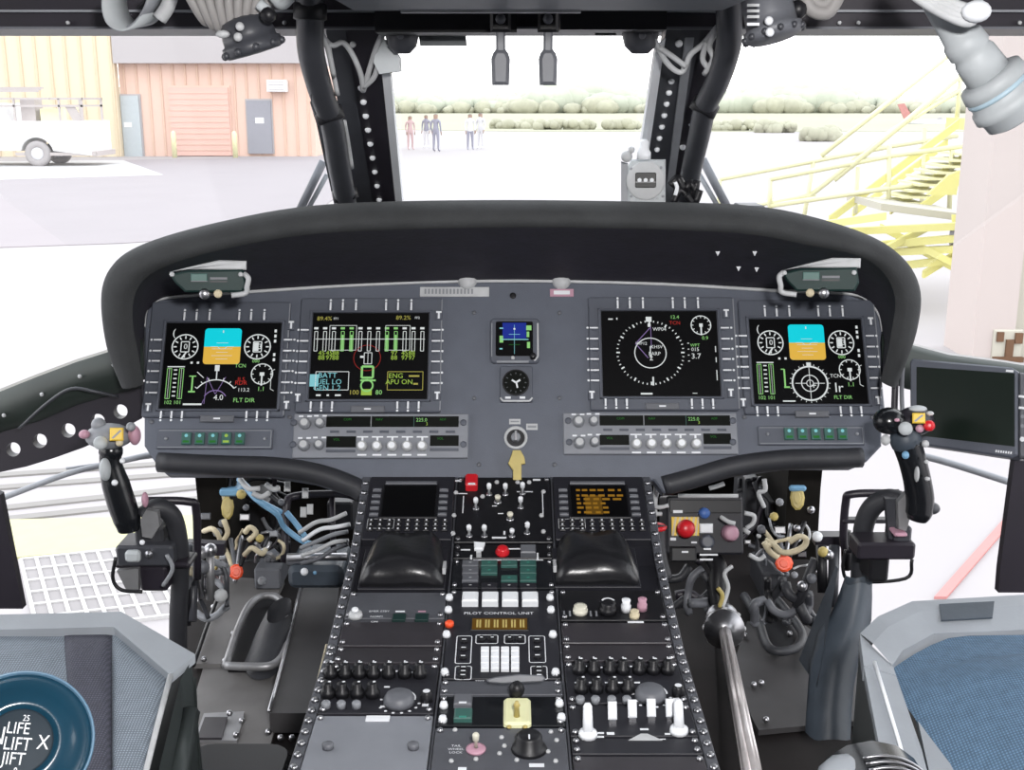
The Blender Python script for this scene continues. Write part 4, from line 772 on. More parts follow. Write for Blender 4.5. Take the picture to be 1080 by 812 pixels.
t = thing('cockpit_utility_light', 'grey cylinder utility lamp with knurled rim above the right windscreen near the overhead panel', 'lamp', P(815, 45, 1.5)); f3 = fr_axis(P(812, 18, 1.5), P(816, 40, 1.49)-P(806, -5, 1.5))
m = MB(); m.lathe(f3, [(.030, -.06), (.032, 0), (.032, .012), (.037, .014), (.037, .024), (.03, .028)], 'midgrey', 20)
for k in range(12): tt = 2*PI*k/12; m.sph(f3.w(.037*math.cos(tt), .037*math.sin(tt), .022), .0045, 'post', 6, 4)
m.build('lamp_head', t)
m = MB(); fb = face_cam(795, 15, 1.455)
for y in (4, 10, 16, 24): m.rect(fb, fb.pr(788, y, 801, y+3), 0, .003, 'offwhite' if y < 20 else 'ink')
m.build('placard', t)
for x, y in ((811, 22), (812, 34)): m = MB(); m.sph(P(x, y, 1.455), .0055, 'white', 8, 6); m.build('rivet', t)
m = MB(); m.sph(P(842, 10, 1.5), .012, 'black', 8, 6); m.build('knob', t); m = MB(); m.tube([P(848, -6, 1.5), P(856, 10, 1.5), P(872, 13, 1.5), P(882, 0, 1.5), P(884, -8, 1.5)], .009, 'cord_grey', 10); m.tube([P(852, -10, 1.5), P(862, 3, 1.5), P(872, 3, 1.5), P(878, -10, 1.5)], .007, 'cord_grey', 10); m.build('cord', t)
# strap top left
t = thing('hanging_strap', 'pale grey looped strap hanging from the header near the tan hangar', 'strap', P(138, 30, 1.6)); 
def ribbon(pts, w, th, m_, name, par):
    q = MB(); W = catmull([P(*p) for p in pts], 6); rows = []
    for i, p in enumerate(W):
        t_ = (W[min(i+1, len(W)-1)]-W[max(i-1, 0)]).normalized(); s_ = t_.cross(V((.35, 1, .1))).normalized(); s_ = V((0, 1, 0)) if name == 'x' else s_
        wv = V((.45, .85, .2)).normalized()*w; nn = t_.cross(wv).normalized()*th; rows.append([p-wv-nn, p+wv-nn, p+wv+nn, p-wv+nn])
    q.loft(rows, m_, True, True); return q.build(name, par)
ribbon([(121, -8, 1.6), (121, 8, 1.6), (126, 22, 1.6), (138, 29, 1.6), (152, 25, 1.6), (163, 10, 1.6), (170, -8, 1.6)], .022, .0015, 'lamp_grey', 'loop', t); ribbon([(137, 30, 1.61), (150, 22, 1.6), (160, 8, 1.59), (165, -8, 1.59)], .015, .0015, 'grey', 'tail', t)
ribbon([(150, 8, 1.62), (158, 0, 1.62), (160, -9, 1.62)], .012, .001, 'black', 'lining', t)
m = MB(); m.tube([P(168, 20, 1.6), P(176, 8, 1.6), P(182, -8, 1.6)], .010, 'offwhite', 8); m.build('sleeve', t)
# big grey nozzle top right
t = thing('gooseneck_lamp', 'big pale grey gooseneck lamp hanging into the upper right corner', 'lamp', P(1060, 120, 1.35)); ax0, ax1 = P(985, 0, 1.4), P(1066, 112, 1.4); d = (ax1-ax0).normalized(); f3 = fr_axis(ax0, d); L = (ax1-ax0).length
m = MB(); m.lathe(f3, [(.012, -.05), (.015, .0), (.019, L*.25), (.021, L*.34), (.024, L*.36), (.025, L*.46), (.022, L*.48), (.025, L*.52), (.027, L*.72)], 'lamp_grey', 24); m.build('neck', t)
m = MB(); m.lathe(f3, [(.030, L*.70), (.038, L*.72), (.040, L*.80), (.038, L*.81), (.038, L*.90), (.042, L*.91), (.043, L*.98), (.038, L*1.0), (.037, L*1.08), (.028, L*1.11)], 'lamp_grey', 28); m.build('lamp_head', t)
m = MB(); m.lathe(f3, [(.0385, L*.815), (.0395, L*.83), (.0395, L*.84), (.0385, L*.85)], 'lamp_blue', 28); m.build('ring', t, 'pale blue ring')
m = MB(); 
for k in range(4): m.tube([P(955-8+k*3, -18-k*2, 1.33), P(975+k*3, 3-k*3, 1.33), P(1000+k*3, 17-k*4, 1.33), P(1022+k*2, 24-k*5, 1.33), P(1035-k, 12-k*4, 1.34)], .0055, 'offwhite', 8)
m.build('cable_bundle', t, 'pale cable bundle wrapped over the neck'); m = MB(); m.sph(P(1030, 12, 1.32), .012, 'white', 10, 8, (1.4, 1, 1)); m.build('tie_knot', t)
# ---- side frames
t = thing('door_sill_frame', 'black curved sill frame pierced by round holes beside the left end of the panel', 'frame', P(60, 480, 1.98)); Y = 2.02
hs = [(14, 474), (42, 465), (72, 454), (103, 444), (127, 434)]
m = MB()
top = [(-40, 470), (0, 452), (28, 443), (57, 432), (88, 421), (115, 413), (150, 405)]; bt_ = [(-40, 512), (0, 498), (28, 492), (57, 483), (88, 472), (115, 460), (150, 441)]
for i, h_ in enumerate(hs):
    x0, x1 = top[i+1], top[i+2] if i+2 < len(top) else None
    A, B, C, D_ = bt_[i+1], bt_[i+2], top[i+2], top[i+1]; N_ = 24
    inn, out = [], []
    for k in range(N_):
        th = 2*PI*k/N_; dx, dy = math.cos(th), math.sin(th); inn.append((h_[0]+7.5*dx, h_[1]+7.5*dy)); best = None
        for (p_, q_) in ((A, B), (B, C), (C, D_), (D_, A)):
            ex_, ey_ = q_[0]-p_[0], q_[1]-p_[1]; det = dx*(-ey_)+dy*ex_
            if abs(det) < 1e-9: continue
            rx, ry = p_[0]-h_[0], p_[1]-h_[1]; t1 = (rx*(-ey_)+ry*ex_)/det; u1 = (dx*ry-dy*rx)/det
            if t1 > 0 and -1e-6 <= u1 <= 1+1e-6: best = t1 if best is None else min(best, t1)
        best = best or 10; out.append((h_[0]+best*dx, h_[1]+best*dy))
    # add true corners by snapping nearest
    for c_ in (A, B, C, D_): k = min(range(N_), key=lambda k: (out[k][0]-c_[0])**2+(out[k][1]-c_[1])**2); out[k] = c_
    dd = V((0, .02, 0)); vs = [P(*p_, Y) for p_ in inn]+[P(*p_, Y) for p_ in out]; vs += [v_+dd for v_ in vs]; fs = []
    for k in range(N_): l = (k+1) % N_; fs += [[k, l, N_+l, N_+k], [2*N_+k, 3*N_+k, 3*N_+l, 2*N_+l], [k, 2*N_+k, 2*N_+l, l]]
    m.add(vs, fs, 'frame_dark')
m.slab([P(-40, 470, Y), P(0, 452, Y), P(0, 498, Y), P(-40, 512, Y)], (0, .02, 0), 'frame_dark')
m.build('pierced_web', t)
m = MB(); m.loft([[P(x, y, 2.0), P(x+2, (y+y2)/2, 1.97), P(x+1, y2, 2.015)] for x, y, y2 in ((-40, 440, 482), (0, 413, 456), (40, 397, 444), (80, 382, 427), (118, 370, 416), (150, 358, 408))], 'sill_green'); m.loft([[P(x, y, 2.0), P(x, y-3, 2.06)] for x, y in ((-40, 440), (0, 413), (40, 397), (80, 382), (118, 370), (150, 358))], 'sill_green')
for x, y in ((4, 438), (44, 416), (84, 397), (120, 385)): m.sph(P(x, y, 1.97), .004, 'offwhite', 6, 4)
m.build('longeron', t, 'dark green upper rail'); m = MB(); m.tube([P(20, 452, 1.96), P(50, 425, 1.955), (P(75, 410, 1.955)), P(100, 413, 1.96), P(125, 418, 1.98)], .003, 'post', 6); m.build('cable', t)
t = thing('door_sill_frame', 'dark green sill rail running behind the dark monitor at the right', 'frame', P(1000, 390, 2.05)); m = MB()
m.loft([[P(x, y, 2.03), P(x, y+9, 2.0), P(x, y2, 2.02)] for x, y, y2 in ((930, 352, 400), (955, 362, 410), (1000, 374, 420), (1060, 382, 430), (1120, 392, 440))], 'sill_green'); m.loft([[P(x, y, 2.03), P(x, y-2, 2.1)] for x, y in ((930, 352), (955, 362), (1000, 374), (1060, 382), (1120, 392))], 'alu'); m.build('longeron', t)
def plank(pts, d, m_, name, **k): q = MB(); q.slab([P(*p) for p in pts], d, m_); return q.build(name, **k)
plank([(-30, 510, 1.7), (0, 522, 1.7), (24, 642, 1.7), (-30, 642, 1.7)], (0, .015, 0), 'frame_dark', 'door_1', kind='structure')
plank([(1070, 486, 1.7), (1110, 486, 1.7), (1110, 625, 1.7), (1053, 625, 1.7), (1055, 600, 1.7)], (0, .015, 0), 'frame_dark', 'door_2', kind='structure')
t = thing('fuselage_brace', 'grey brace rod crossing outside the lower window under the pierced sill frame', 'brace', P(0, 527, 2.3)); m = MB(); m.tube([P(-40, 538, 2.3), P(0, 526, 2.3), P(70, 500, 2.3), P(120, 488, 2.3), P(175, 476, 2.3)], .0065, 'grey', 8); m.build('rod', t); m = MB(); m.tube([P(70, 494, 2.32), P(130, 486, 2.32), P(175, 480, 2.32)], .003, 'grey', 6); m.build('rod', t)
t = thing('fuselage_brace', 'grey brace rod outside the window under the dark monitor', 'brace', P(1030, 500, 2.3)); m = MB(); m.tube([P(960, 478, 2.3), P(1000, 488, 2.3), P(1085, 515, 2.3)], .0075, 'grey', 8); m.build('rod', t)
# ---- tablet monitor
t = thing('display_monitor', 'flat monitor with a dark blank greenish screen mounted at the right of the panel', 'monitor', P(1020, 480, 1.8)); f3 = F(P(960, 378, 1.86), P(1072, 388, 1.74)-P(960, 378, 1.86), P(962, 378, 1.86)-P(962, 465, 1.80))
o = [f3.px(*p) for p in ((962, 378), (1066, 387), (1073, 392), (1073, 480), (1066, 483), (966, 468), (960, 462), (959, 382))][::-1]
m = MB(); m.prism(f3, o, -.03, 0, 'bezel', .003)
m.build('housing', t); sr = [f3.px(*p) for p in ((967, 388), (1072, 394.5), (1071, 471), (966, 457))][::-1]
sr = [f3.px(*p) for p in ((967, 387), (1070, 394), (1070, 471), (967, 459))][::-1]; m = MB(); m.prism(f3, sr, 0, .0015, 'tablet_glass'); m.build('screen', t)
m = MB(); a, b = f3.px(1058, 476); m.text(f3, 'TOUGHBOX', a, b, .007, .0008, 'ink'); m.build('lettering', t) if False else None
m = MB(); rr = f3.pr(1061, 390, 1069, 392.5); m.quad(f3, rr, .0004, 'ink')
for k in range(7): rr = f3.pr(1050+k*2.6, 474.5+k*.3, 1051.6+k*2.6, 477+k*.3); m.quad(f3, rr, .0004, 'ink')
m.build('marking', t)
m = MB(); m.prism(f3, [f3.px(*p) for p in ((1074, 392), (1095, 394), (1095, 484), (1074, 482))][::-1], -.028, -.002, 'midgrey', .003)
for y in (417, 429): m.quad(f3, f3.pr(1074, y, 1086, y+2.5), -.0015, 'ink')
for y in (439, 449): m.disc(f3, *f3.px(1078, y), .003, -.0015, 'grey', 10)
m.disc(f3, *f3.px(1078, 463), .004, -.0015, 'ink', 10); m.build('button_strip', t)
m = MB(); m.tube([P(945, 382, 1.95), P(944, 410, 1.94), P(943, 440, 1.93)], .006, 'frame_dark', 8); m.tube([P(952, 385, 1.93), P(951, 412, 1.93), P(952, 440, 1.92)], .004, 'midgrey', 8)
m.build('mounting_bracket', t)
# ---- front bulkhead & footwells
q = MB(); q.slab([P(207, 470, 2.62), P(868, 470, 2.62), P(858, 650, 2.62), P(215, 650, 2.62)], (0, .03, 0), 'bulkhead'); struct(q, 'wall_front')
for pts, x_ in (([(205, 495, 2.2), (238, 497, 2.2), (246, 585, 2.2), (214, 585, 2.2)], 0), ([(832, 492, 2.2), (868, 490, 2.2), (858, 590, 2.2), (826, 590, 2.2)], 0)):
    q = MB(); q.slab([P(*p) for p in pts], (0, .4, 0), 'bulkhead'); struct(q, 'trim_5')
def floorpoly(name, pts, z0, z1, m_, label, cat, par=None):
    q = MB(); o = [G(x, y, z1) for x, y in pts]; q.slab([V((p.x, p.y, z0)) for p in o], (0, 0, z1-z0), m_); return q.build(name, par, label, cat)
floorpoly('floor_panel', [(204, 700), (238, 608), (300, 612), (286, 640), (268, 700)], .955, .965, 'floorpaint', 'grey painted floor plate forward of the left seat', 'floor panel')
t = thing('pedal_slot_boot', 'dark rubber boot in an oval floor slot between the grey plates', 'boot', G(275, 692, .96))
q = MB(); o = [G(x, y, .975) for x, y in ((240, 700), (262, 640), (276, 628), (292, 628), (304, 640), (300, 690), (292, 700))]; q.slab([V((p.x, p.y, .955)) for p in o], (0, 0, .012), 'black'); q.build('slot', t)
q = MB(); W = [G(x, y, .985) for x, y in ((238, 702), (250, 666), (262, 640), (276, 629), (292, 630), (303, 645), (304, 672), (298, 692), (285, 702), (262, 703), (238, 702))]; q.tube(W, .008, 'alu', 8, 5); q.build('rim', t, 'worn metal rim')
q = MB(); c = G(285, 690, .97); rows = []
for k in range(7):
    z = k/6; rows.append([c+V((.042*math.cos(a)*(1-z*.45)*(1+.1*math.sin(4*a+z*3)), .10*math.sin(a)*(1-.4*z)+.10*z, .045*z)) for a in [2*PI*j/16 for j in range(16)]])
q.loft(rows, 'rubber', True, True); q.build('gaiter', t)
for x, y in ((215, 695), (246, 668), (237, 697), (268, 698), (300, 690), (306, 660), (248, 612), (225, 640), (242, 752), (255, 760), (249, 775), (283, 772), (296, 778), (308, 778)):
    q = MB(); q.sph(G(x, y, .972), .006, 'steel', 8, 4); q.build('floor_bolt', None, 'small round bolt head in the floor forward of the left seat', 'bolt', 'floor bolts forward of the left seat')
floorpoly('floor_panel', [(202, 745), (215, 702), (310, 705), (300, 730), (284, 790), (200, 790)], .951, .957, 'floorpaint', 'grey worn floor plate behind the oval pedal slot', 'floor panel')
floorpoly('floor_trough', [(318, 612), (358, 612), (350, 700), (340, 752), (284, 752)], .958, .995, 'trough', 'raised dark floor trough running along the left side of the console', 'floor trough')
q = MB(); q.tube([G(x, y, 1.0) for x, y in ((284, 750), (300, 690), (318, 616))], .0035, 'steel', 6, 3); q.build('edge_strip', None, 'thin bright edge strip along the dark trough left of the console', 'trim strip')
q = MB(); q.tube([G(x, y, .98) for x, y in ((204, 702), (222, 650), (238, 610))], .004, 'black', 6, 3); q.build('seam_strip', None, 'black seam strip between left floor plates', 'trim strip')
floorpoly('floor_plate_frame', [(205, 780), (215, 752), (258, 750), (250, 781)], .957, .962, 'alu', 'grey metal access frame in the floor beside the left seat', 'floor frame')
floorpoly('floor_hatch', [(208, 778), (216, 756), (240, 756), (234, 778)], .962, .966, 'blank', 'dark ribbed hatch set in the metal frame beside the left seat', 'hatch')
t = thing('floor_box', 'rounded black box at the foot of the console nearest the left seat', 'box', G(258, 830, .95)); f3 = F(G(258, 800, 1.02), (1, 0, 0), (0, 1, 0)); q = MB(); a0, b1 = f3.px(200, 781); a1, _ = f3.px(317, 781); q.rect(f3, (a0, b1-.28, a1, b1), -.07, 0, 'gloss', .02, .04); q.build('body', t)
q = MB(); q.rect(f3, (a0+.01, b1-.27, a1-.01, b1-.012), 0, .003, 'black', .002, .035); q.build('lid', t)
q = MB(); q.tube([P(*p) for p in ((330, 760, 1.64), (332, 735, 1.7), (345, 680, 1.8))], .003, 'cream', 6, 3); q.build('edge_strip', None, 'thin tan edge strip beside the left console knobs', 'trim strip')
# right footwell floor
floorpoly('floor_panel', [(770, 712), (788, 655), (850, 660), (905, 700), (905, 760), (800, 770)], .955, .965, 'trough', 'dark worn floor plate right of the chrome rod', 'floor panel')
floorpoly('floor_panel', [(680, 812), (700, 640), (752, 640), (760, 812)], .955, .965, 'floordark', 'black floor plate between the console and the chrome rod', 'floor panel')
t = thing('pedal_slot_boot', 'black slot with raised rim in the floor right of the chrome rod', 'slot', G(820, 680, .96))
q = MB(); q.tube([G(x, y, .985) for x, y in ((785, 628), (800, 655), (812, 684), (838, 684), (846, 668), (826, 640), (812, 625))], .009, 'rubber', 8, 5); q.build('rim', t)
q = MB(); o = [G(x, y, .97) for x, y in ((790, 630), (812, 682), (836, 682), (842, 668), (812, 628))]; q.slab([V((p.x, p.y, .955)) for p in o], (0, 0, .012), 'black'); q.build('slot', t)
for x, y in ((786, 670), (833, 668), (819, 688), (803, 720), (811, 637), (808, 759), (795, 722)):
    q = MB(); q.sph(G(x, y, .972), .006, 'steel', 8, 4); q.build('floor_bolt', None, 'small round bolt head in the dark floor right of the chrome rod', 'bolt', 'floor bolts right of the chrome rod')
# clutter left
def bbox_(name, x0, y0, x1, y1, Y, dY, m_, label, cat, bev=.004, par=None):
    f4 = F(P((x0+x1)/2, (y0+y1)/2, Y), (1, 0, 0), (0, 0, 1)); q = MB(); q.rect(f4, f4.pr(x0, y0, x1, y1), -dY, 0, m_, bev, bev*1.5); return q.build(name, par, label, cat)
t = thing('pedal_support_frame', 'black tubular frame with a bright crossbar in the left footwell', 'frame', P(337, 600, 2.15))
q = MB(); q.tube([P(*p) for p in ((300, 592, 2.15), (302, 535, 2.18), (312, 523, 2.2), (360, 521, 2.2), (378, 525, 2.2))], .008, 'frame_dark', 10, 5); q.tube([P(350, 523, 2.2), P(352, 590, 2.16)], .006, 'frame_dark', 8, 0); q.build('frame_tube', t)
q = MB(); q.tube([P(303, 588, 2.12), P(366, 587, 2.12)], .008, 'steel', 12, 0); q.build('crossbar', t, 'bright steel crossbar'); q = MB(); q.tube([P(303, 590, 2.13), P(330, 590, 2.13)], .013, 'midgrey', 12, 0); q.build('sleeve', t)
bbox_('pedal_body', 303, 598, 362, 622, 2.1, .12, 'canvas', None, None, .01, t); q = MB(); q.sph(P(321, 603, 2.09), .008, 'white', 8, 6); q.sph(P(332, 604, 2.09), .004, 'lightblue', 8, 6); q.build('bolt', t)
for k in range(5):
    x = 318+R.uniform(-3, 3); q = MB(); y = 556+k*8
    q.tube([P(x, y+6, 2.1), P(x+18, y-2+R.uniform(-4, 4), 2.1), P(x+34, y-8, 2.1), P(x+50, y-14+R.uniform(-3, 5), 2.1)], .0045, ('offwhite', 'white', 'grey', 'offwhite', 'midgrey')[k], 6); q.build('wire_bundle', t)
for x, y in ((320, 540), (327, 537), (303, 513), (322, 520)): q = MB(); q.rect(face_cam(x, y, 2.1), (-.006, -.010, .006, .010), 0, .012, 'offwhite', .002); q.build('connector', t)
cord('blue_cable', 'pair of blue cables hanging under the panel in the left footwell', [[(252, 505, 2.15), (265, 518, 2.12), (275, 530, 2.1), (292, 542, 2.1), (300, 556, 2.12), (318, 570, 2.12), (330, 574, 2.12)], [(258, 512, 2.14), (270, 526, 2.1), (284, 534, 2.1), (296, 540, 2.12)], [(302, 540, 2.13), (312, 552, 2.12), (322, 566, 2.1)]], .006, 'lightblue', 'cable')
cord('white_cable', 'white cable ends tucked under the panel in the left footwell', [[(253, 505, 2.1), (262, 515, 2.08), (274, 515, 2.08)], [(280, 510, 2.1), (288, 516, 2.1), (295, 515, 2.1)], [(266, 520, 2.07), (276, 524, 2.07), (284, 520, 2.07)]], .0055, 'offwhite', 'cable')
def connector(label, x, y, Y, m_, w, h, cat='connector', extra=True):
    t = thing('cable_connector', label, cat, P(x, y+h, Y)); f4 = face_cam(x, y, Y); s_ = Y/1200
    q = MB(); q.prism(f4, circ(0, 0, w*s_, 10, h*s_), -.02, .012, m_, .004); q.prism(f4, circ(0, 0, w*.5*s_, 8, h*.5*s_), .012, .016, m_, .001); q.build('shell', t)
    if extra:
        for k in range(4): dx = (-1.2+k*.8)*w; q = MB(); q.tube([P(x+dx*.4, y-h*.6, Y), P(x+dx, y-h*2.2, Y+.02), P(x+dx*1.8, y-h*3.5-k*3, Y+.05)], .005, ('cream', 'midgrey', 'steel', 'black')[k], 6); q.build('wire', t)
    return t
connector('orange connector on the floor of the left footwell', 249, 603, 2.12, 'orange', 8, 9); connector('tan and blue canister connector high in the left footwell', 240, 535, 2.2, 'tan', 7, 14); connector('orange connector in the right footwell below white cable ties', 827, 594, 2.12, 'orange', 10, 10); connector('tan canister connector high in the right footwell', 841, 525, 2.2, 'tan', 8, 14)
bbox_('canister_cap', 231, 516, 252, 524, 2.19, .05, 'lightblue', 'pale blue cap over the tan canister in the left footwell', 'cap'); bbox_('canister_cap', 833, 513, 851, 519, 2.19, .05, 'lightblue', 'pale blue cap over the tan canister in the right footwell', 'cap')
cord('cream_cable', 'cream ring cables lying across the left footwell', [[(215, 560, 2.15), (225, 558, 2.1), (232, 570, 2.1), (226, 582, 2.1)], [(258, 585, 2.1), (266, 578, 2.08), (276, 584, 2.08), (280, 580, 2.1)], [(258, 562, 2.1), (264, 556, 2.1), (270, 562, 2.1), (262, 570, 2.1)], [(236, 548, 2.15), (240, 562, 2.15), (232, 575, 2.15), (228, 590, 2.12)]], .0055, 'cream', 'cable')
cord('cream_cable', 'cream looped cable tie above the orange connector in the right footwell', [[(807, 578, 2.1), (815, 574, 2.1), (824, 582, 2.08), (836, 582, 2.08), (848, 576, 2.08), (850, 568, 2.08), (842, 566, 2.08), (832, 572, 2.08)], [(806, 572, 2.1), (812, 582, 2.1), (820, 588, 2.1)]], .006, 'cream', 'cable')
t = thing('pedal_linkage', 'grey and black upright linkage arms beside the left cyclic mount', 'linkage', P(210, 640, 2.0))
for k, (pts, m_) in enumerate(((((196, 580, 2.0), (197, 660, 1.95)), 'black'), (((208, 582, 2.0), (212, 630, 2.0)), 'steel'), (((222, 585, 2.0), (222, 632, 2.0)), 'alu'), (((186, 640, 1.9), (200, 610, 1.98)), 'grey'), (((205, 585, 2.03), (203, 655, 1.95)), 'post'))):
    q = MB(); q.tube([P(*p) for p in pts], .008, m_, 8, 0); q.build('arm', t)
for x, y, m_ in ((200, 580, 'midgrey'), (212, 583, 'alu'), (222, 580, 'steel'), (214, 598, 'midgrey'), (203, 604, 'cream'), (233, 628, 'offwhite')): q = MB(); q.sph(P(x, y, 1.99), .013, m_, 10, 8); q.build('joint', t)
q = MB(); q.slab([P(196, 572, 2.05), P(236, 574, 2.05), P(236, 586, 2.05), P(196, 586, 2.05)], (0, .02, 0), 'frame_dark'); q.build('mounting_beam', t)
t = thing('pedal_linkage', 'dark upright linkage arms in the right footwell beside the right cyclic mount', 'linkage', P(875, 620, 2.0))
for pts, m_ in ((((866, 575, 2.0), (868, 625, 1.97)), 'black'), (((880, 575, 2.0), (878, 640, 1.95)), 'post'), (((892, 560, 2.0), (893, 600, 2.0)), 'black'), (((860, 590, 2.0), (840, 640, 2.0)), 'rubber')): q = MB(); q.tube([P(*p) for p in pts], .010, m_, 8, 0); q.build('arm', t)
for x, y, m_ in ((862, 566, 'white'), (868, 582, 'tan'), (874, 585, 'steel'), (856, 610, 'midgrey'), (846, 618, 'steel')): q = MB(); q.sph(P(x, y, 1.98), .010, m_, 10, 8); q.build('joint', t)
q = MB(); q.slab([P(860, 566, 2.02), P(900, 566, 2.02), P(900, 576, 2.02), P(860, 576, 2.02)], (0, .03, 0), 'frame_dark'); q.build('mounting_beam', t)
def tangle(n, x0, y0, x1, y1, Y0, Y1, mats, lab, grp, name='loose_cable', r=.0045, L=26):
    for i in range(n):
        x, y = R.uniform(x0, x1), R.uniform(y0, y1); Y = R.uniform(Y0, Y1); pts = []; a = R.uniform(-1.2, 1.2)+PI/2*R.choice((0, 1, 1))
        for k in range(5):
            pts.append(P(min(max(x, x0-4), x1+4), min(max(y, y0-3), y1+6), Y)); x += L*.5*math.cos(a); y += L*.5*math.sin(a); a += R.uniform(-.9, .9); Y += R.uniform(-.015, .015)
        q = MB(); q.tube(pts, r*R.uniform(.7, 1.3), R.choice(mats), 6, 4); q.build(name, None, lab, 'cable', grp)
tangle(16, 240, 508, 300, 585, 2.22, 2.4, ('frame_dark', 'rubber', 'midgrey', 'black'), 'dark loose cable in the tangle behind the blue cables', 'dark cables behind the blue cables')
tangle(12, 784, 508, 826, 600, 2.2, 2.4, ('rubber', 'midgrey', 'black', 'frame_dark'), 'dark loose cable in the tangle beside the tan canister in the right footwell', 'dark cables of the right footwell')
tangle(9, 222, 560, 296, 600, 2.14, 2.25, ('cream', 'steel', 'alu', 'tan'), 'short pale wire in the tangle above the left orange connector', 'pale wires above the left orange connector', r=.0035, L=14)
tangle(8, 800, 545, 850, 600, 2.12, 2.2, ('cream', 'steel', 'grey', 'offwhite'), 'short pale wire in the tangle above the right orange connector', 'pale wires above the right orange connector', r=.0032, L=14)
tangle(10, 700, 588, 752, 640, 1.98, 2.1, ('rubber', 'frame_dark', 'midgrey'), 'dark hose hanging under the red knob box', 'dark hoses under the red knob box', r=.008, L=30)
tangle(9, 800, 600, 868, 650, 2.0, 2.1, ('rubber', 'post', 'midgrey', 'black'), 'dark hose in the right footwell below the orange connector', 'dark hoses below the right orange connector', r=.008, L=24)
tangle(8, 195, 590, 235, 650, 2.0, 2.1, ('rubber', 'post', 'midgrey', 'grey'), 'dark hose beside the left cyclic mount', 'dark hoses beside the left cyclic mount', r=.006, L=24)
for i in range(26):
    lf = i < 13; x = R.uniform(215, 300) if lf else R.uniform(786, 856); y = R.uniform(520, 615); f4 = face_cam(x, y, 2.16); q = MB(); w = R.uniform(.005, .011)
    if i % 3: q.lathe(f4, [(w, -.02), (w, .004), (w*.6, .010)], R.choice(('steel', 'midgrey', 'offwhite', 'tan', 'grey')), 8)
    else: q.rect(f4, (-w, -w*.7, w, w*.7), -.02, .006, R.choice(('midgrey', 'alu', 'grey', 'frame_dark')), .002)
    q.build('pipe_fitting', None, 'small metal fitting among the cables of the left footwell' if lf else 'small metal fitting among the cables of the right footwell', 'fitting', 'fittings of the left footwell' if lf else 'fittings of the right footwell')
# clutter bits: dark boxes on bulkhead
for i, (x0, y0, x1, y1, m_) in enumerate(((262, 530, 285, 566, 'black'), (345, 530, 372, 560, 'rubber'), (785, 505, 800, 560, 'rubber'), (795, 530, 822, 566, 'black'), (268, 600, 296, 622, 'midgrey'), (222, 588, 240, 604, 'alu'), (803, 604, 830, 640, 'rubber'), (690, 640, 735, 660, 'rubber'))):
    bbox_('equipment_box', x0, y0, x1, y1, 2.3, .12, m_, ('small black box under the panel between the blue cables and tan canister', 'dark box behind the black tubular frame', 'tall dark box next to the red knob panel', 'black box behind the cream looped cable tie', 'grey box right of the left orange connector', 'small metal box left of the left orange connector', 'dark box below the right orange connector', 'dark box under the red knob panel')[i], 'box')
# right control box with red handle
t = thing('emergency_control_box', 'black box with a red knob on a yellow striped plate in the right footwell', 'control box', P(735, 585, 1.98)); Y = 1.98; f4 = F(P(735, 555, Y), (1, 0, 0), (0, .35, 1))
q = MB(); q.rect(f4, f4.pr(703, 523, 784, 585), -.10, 0, 'console_dark', .004, .006); q.rect(f4, f4.pr(706, 527, 782, 541), 0, .004, 'black', .001); q.build('body', t)
q = MB(); q.tube([f4.w(*f4.px(715, 523), .004), f4.w(*f4.px(778, 523), .004)], .004, 'offwhite', 8, 0); q.build('top_rail', t, 'pale worn top rail')
q = MB(); r = f4.pr(708, 545, 737, 565); q.rect(f4, r, 0, .004, 'yellow', .001)
for k in range(6): x = r[0]+(r[2]-r[0])*k/6; q.add([f4.w(x, r[1], .0044), f4.w(x+.004, r[1], .0044), f4.w(min(x+.010, r[2]), r[3], .0044), f4.w(x+.006, r[3], .0044)], [[0, 1, 2, 3]], 'cream')
q.build('striped_plate', t, 'yellow striped plate'); a, b = f4.px(721, 557); q = MB(); q.lathe(f4, [(.006, .004), (.006, .02), (.015, .022), (.017, .03), (.012, .038), (.005, .041)], 'red', 20, a, b); q.build('knob', t, 'red mushroom knob')
q = MB(); q.rect(f4, f4.pr(737, 552, 751, 562), 0, .012, 'white', .002); q.build('label_block', t); q = MB(); a, b = f4.px(742, 541); q.lathe(f4, [(.011, 0), (.010, .014), (.006, .018)], 'blue', 14, a, b); q.build('button', t, 'blue button')
a, b = f4.px(769, 562); q = MB(); q.lathe(f4, [(.016, 0), (.016, .012), (.013, .02), (.013, .024), (.008, .026)], 'pink', 20, a, b); q.build('cap', t, 'pale pink round cap'); knob(f4, *f4.px(745, 571), .014, .016, 'bezel', 'midgrey', t, 0)
q = MB(); q.rect(f4, f4.pr(706, 576, 733, 592), 0, .02, 'black', .003); q.build('lower_box', t)
for x0, y0, x1, y1 in ((710, 538, 720, 541), (707, 567, 713, 570), (729, 571, 735, 573), (719, 581, 726, 583), (742, 578, 750, 580), (738, 584, 757, 586), (738, 589, 752, 591)): mark(f4, [(x0, y0, x1, y1)], t, .0046 if y0 < 575 else .0205)
cord('white_cable_bundle', 'white cable bundle hanging between the console and the red knob box', [[(684, 510, 2.0), (685, 530, 2.0), (687, 552, 1.98), (683, 578, 1.95)], [(692, 512, 2.0), (690, 530, 2.0), (689, 555, 1.98), (686, 575, 1.96)], [(697, 512, 2.0), (692, 524, 2.0), (691, 545, 1.98)], [(686, 534, 1.98), (696, 535, 1.97), (705, 533, 1.97)], [(686, 542, 1.98), (698, 542, 1.97)]], .004, 'offwhite', 'cable')
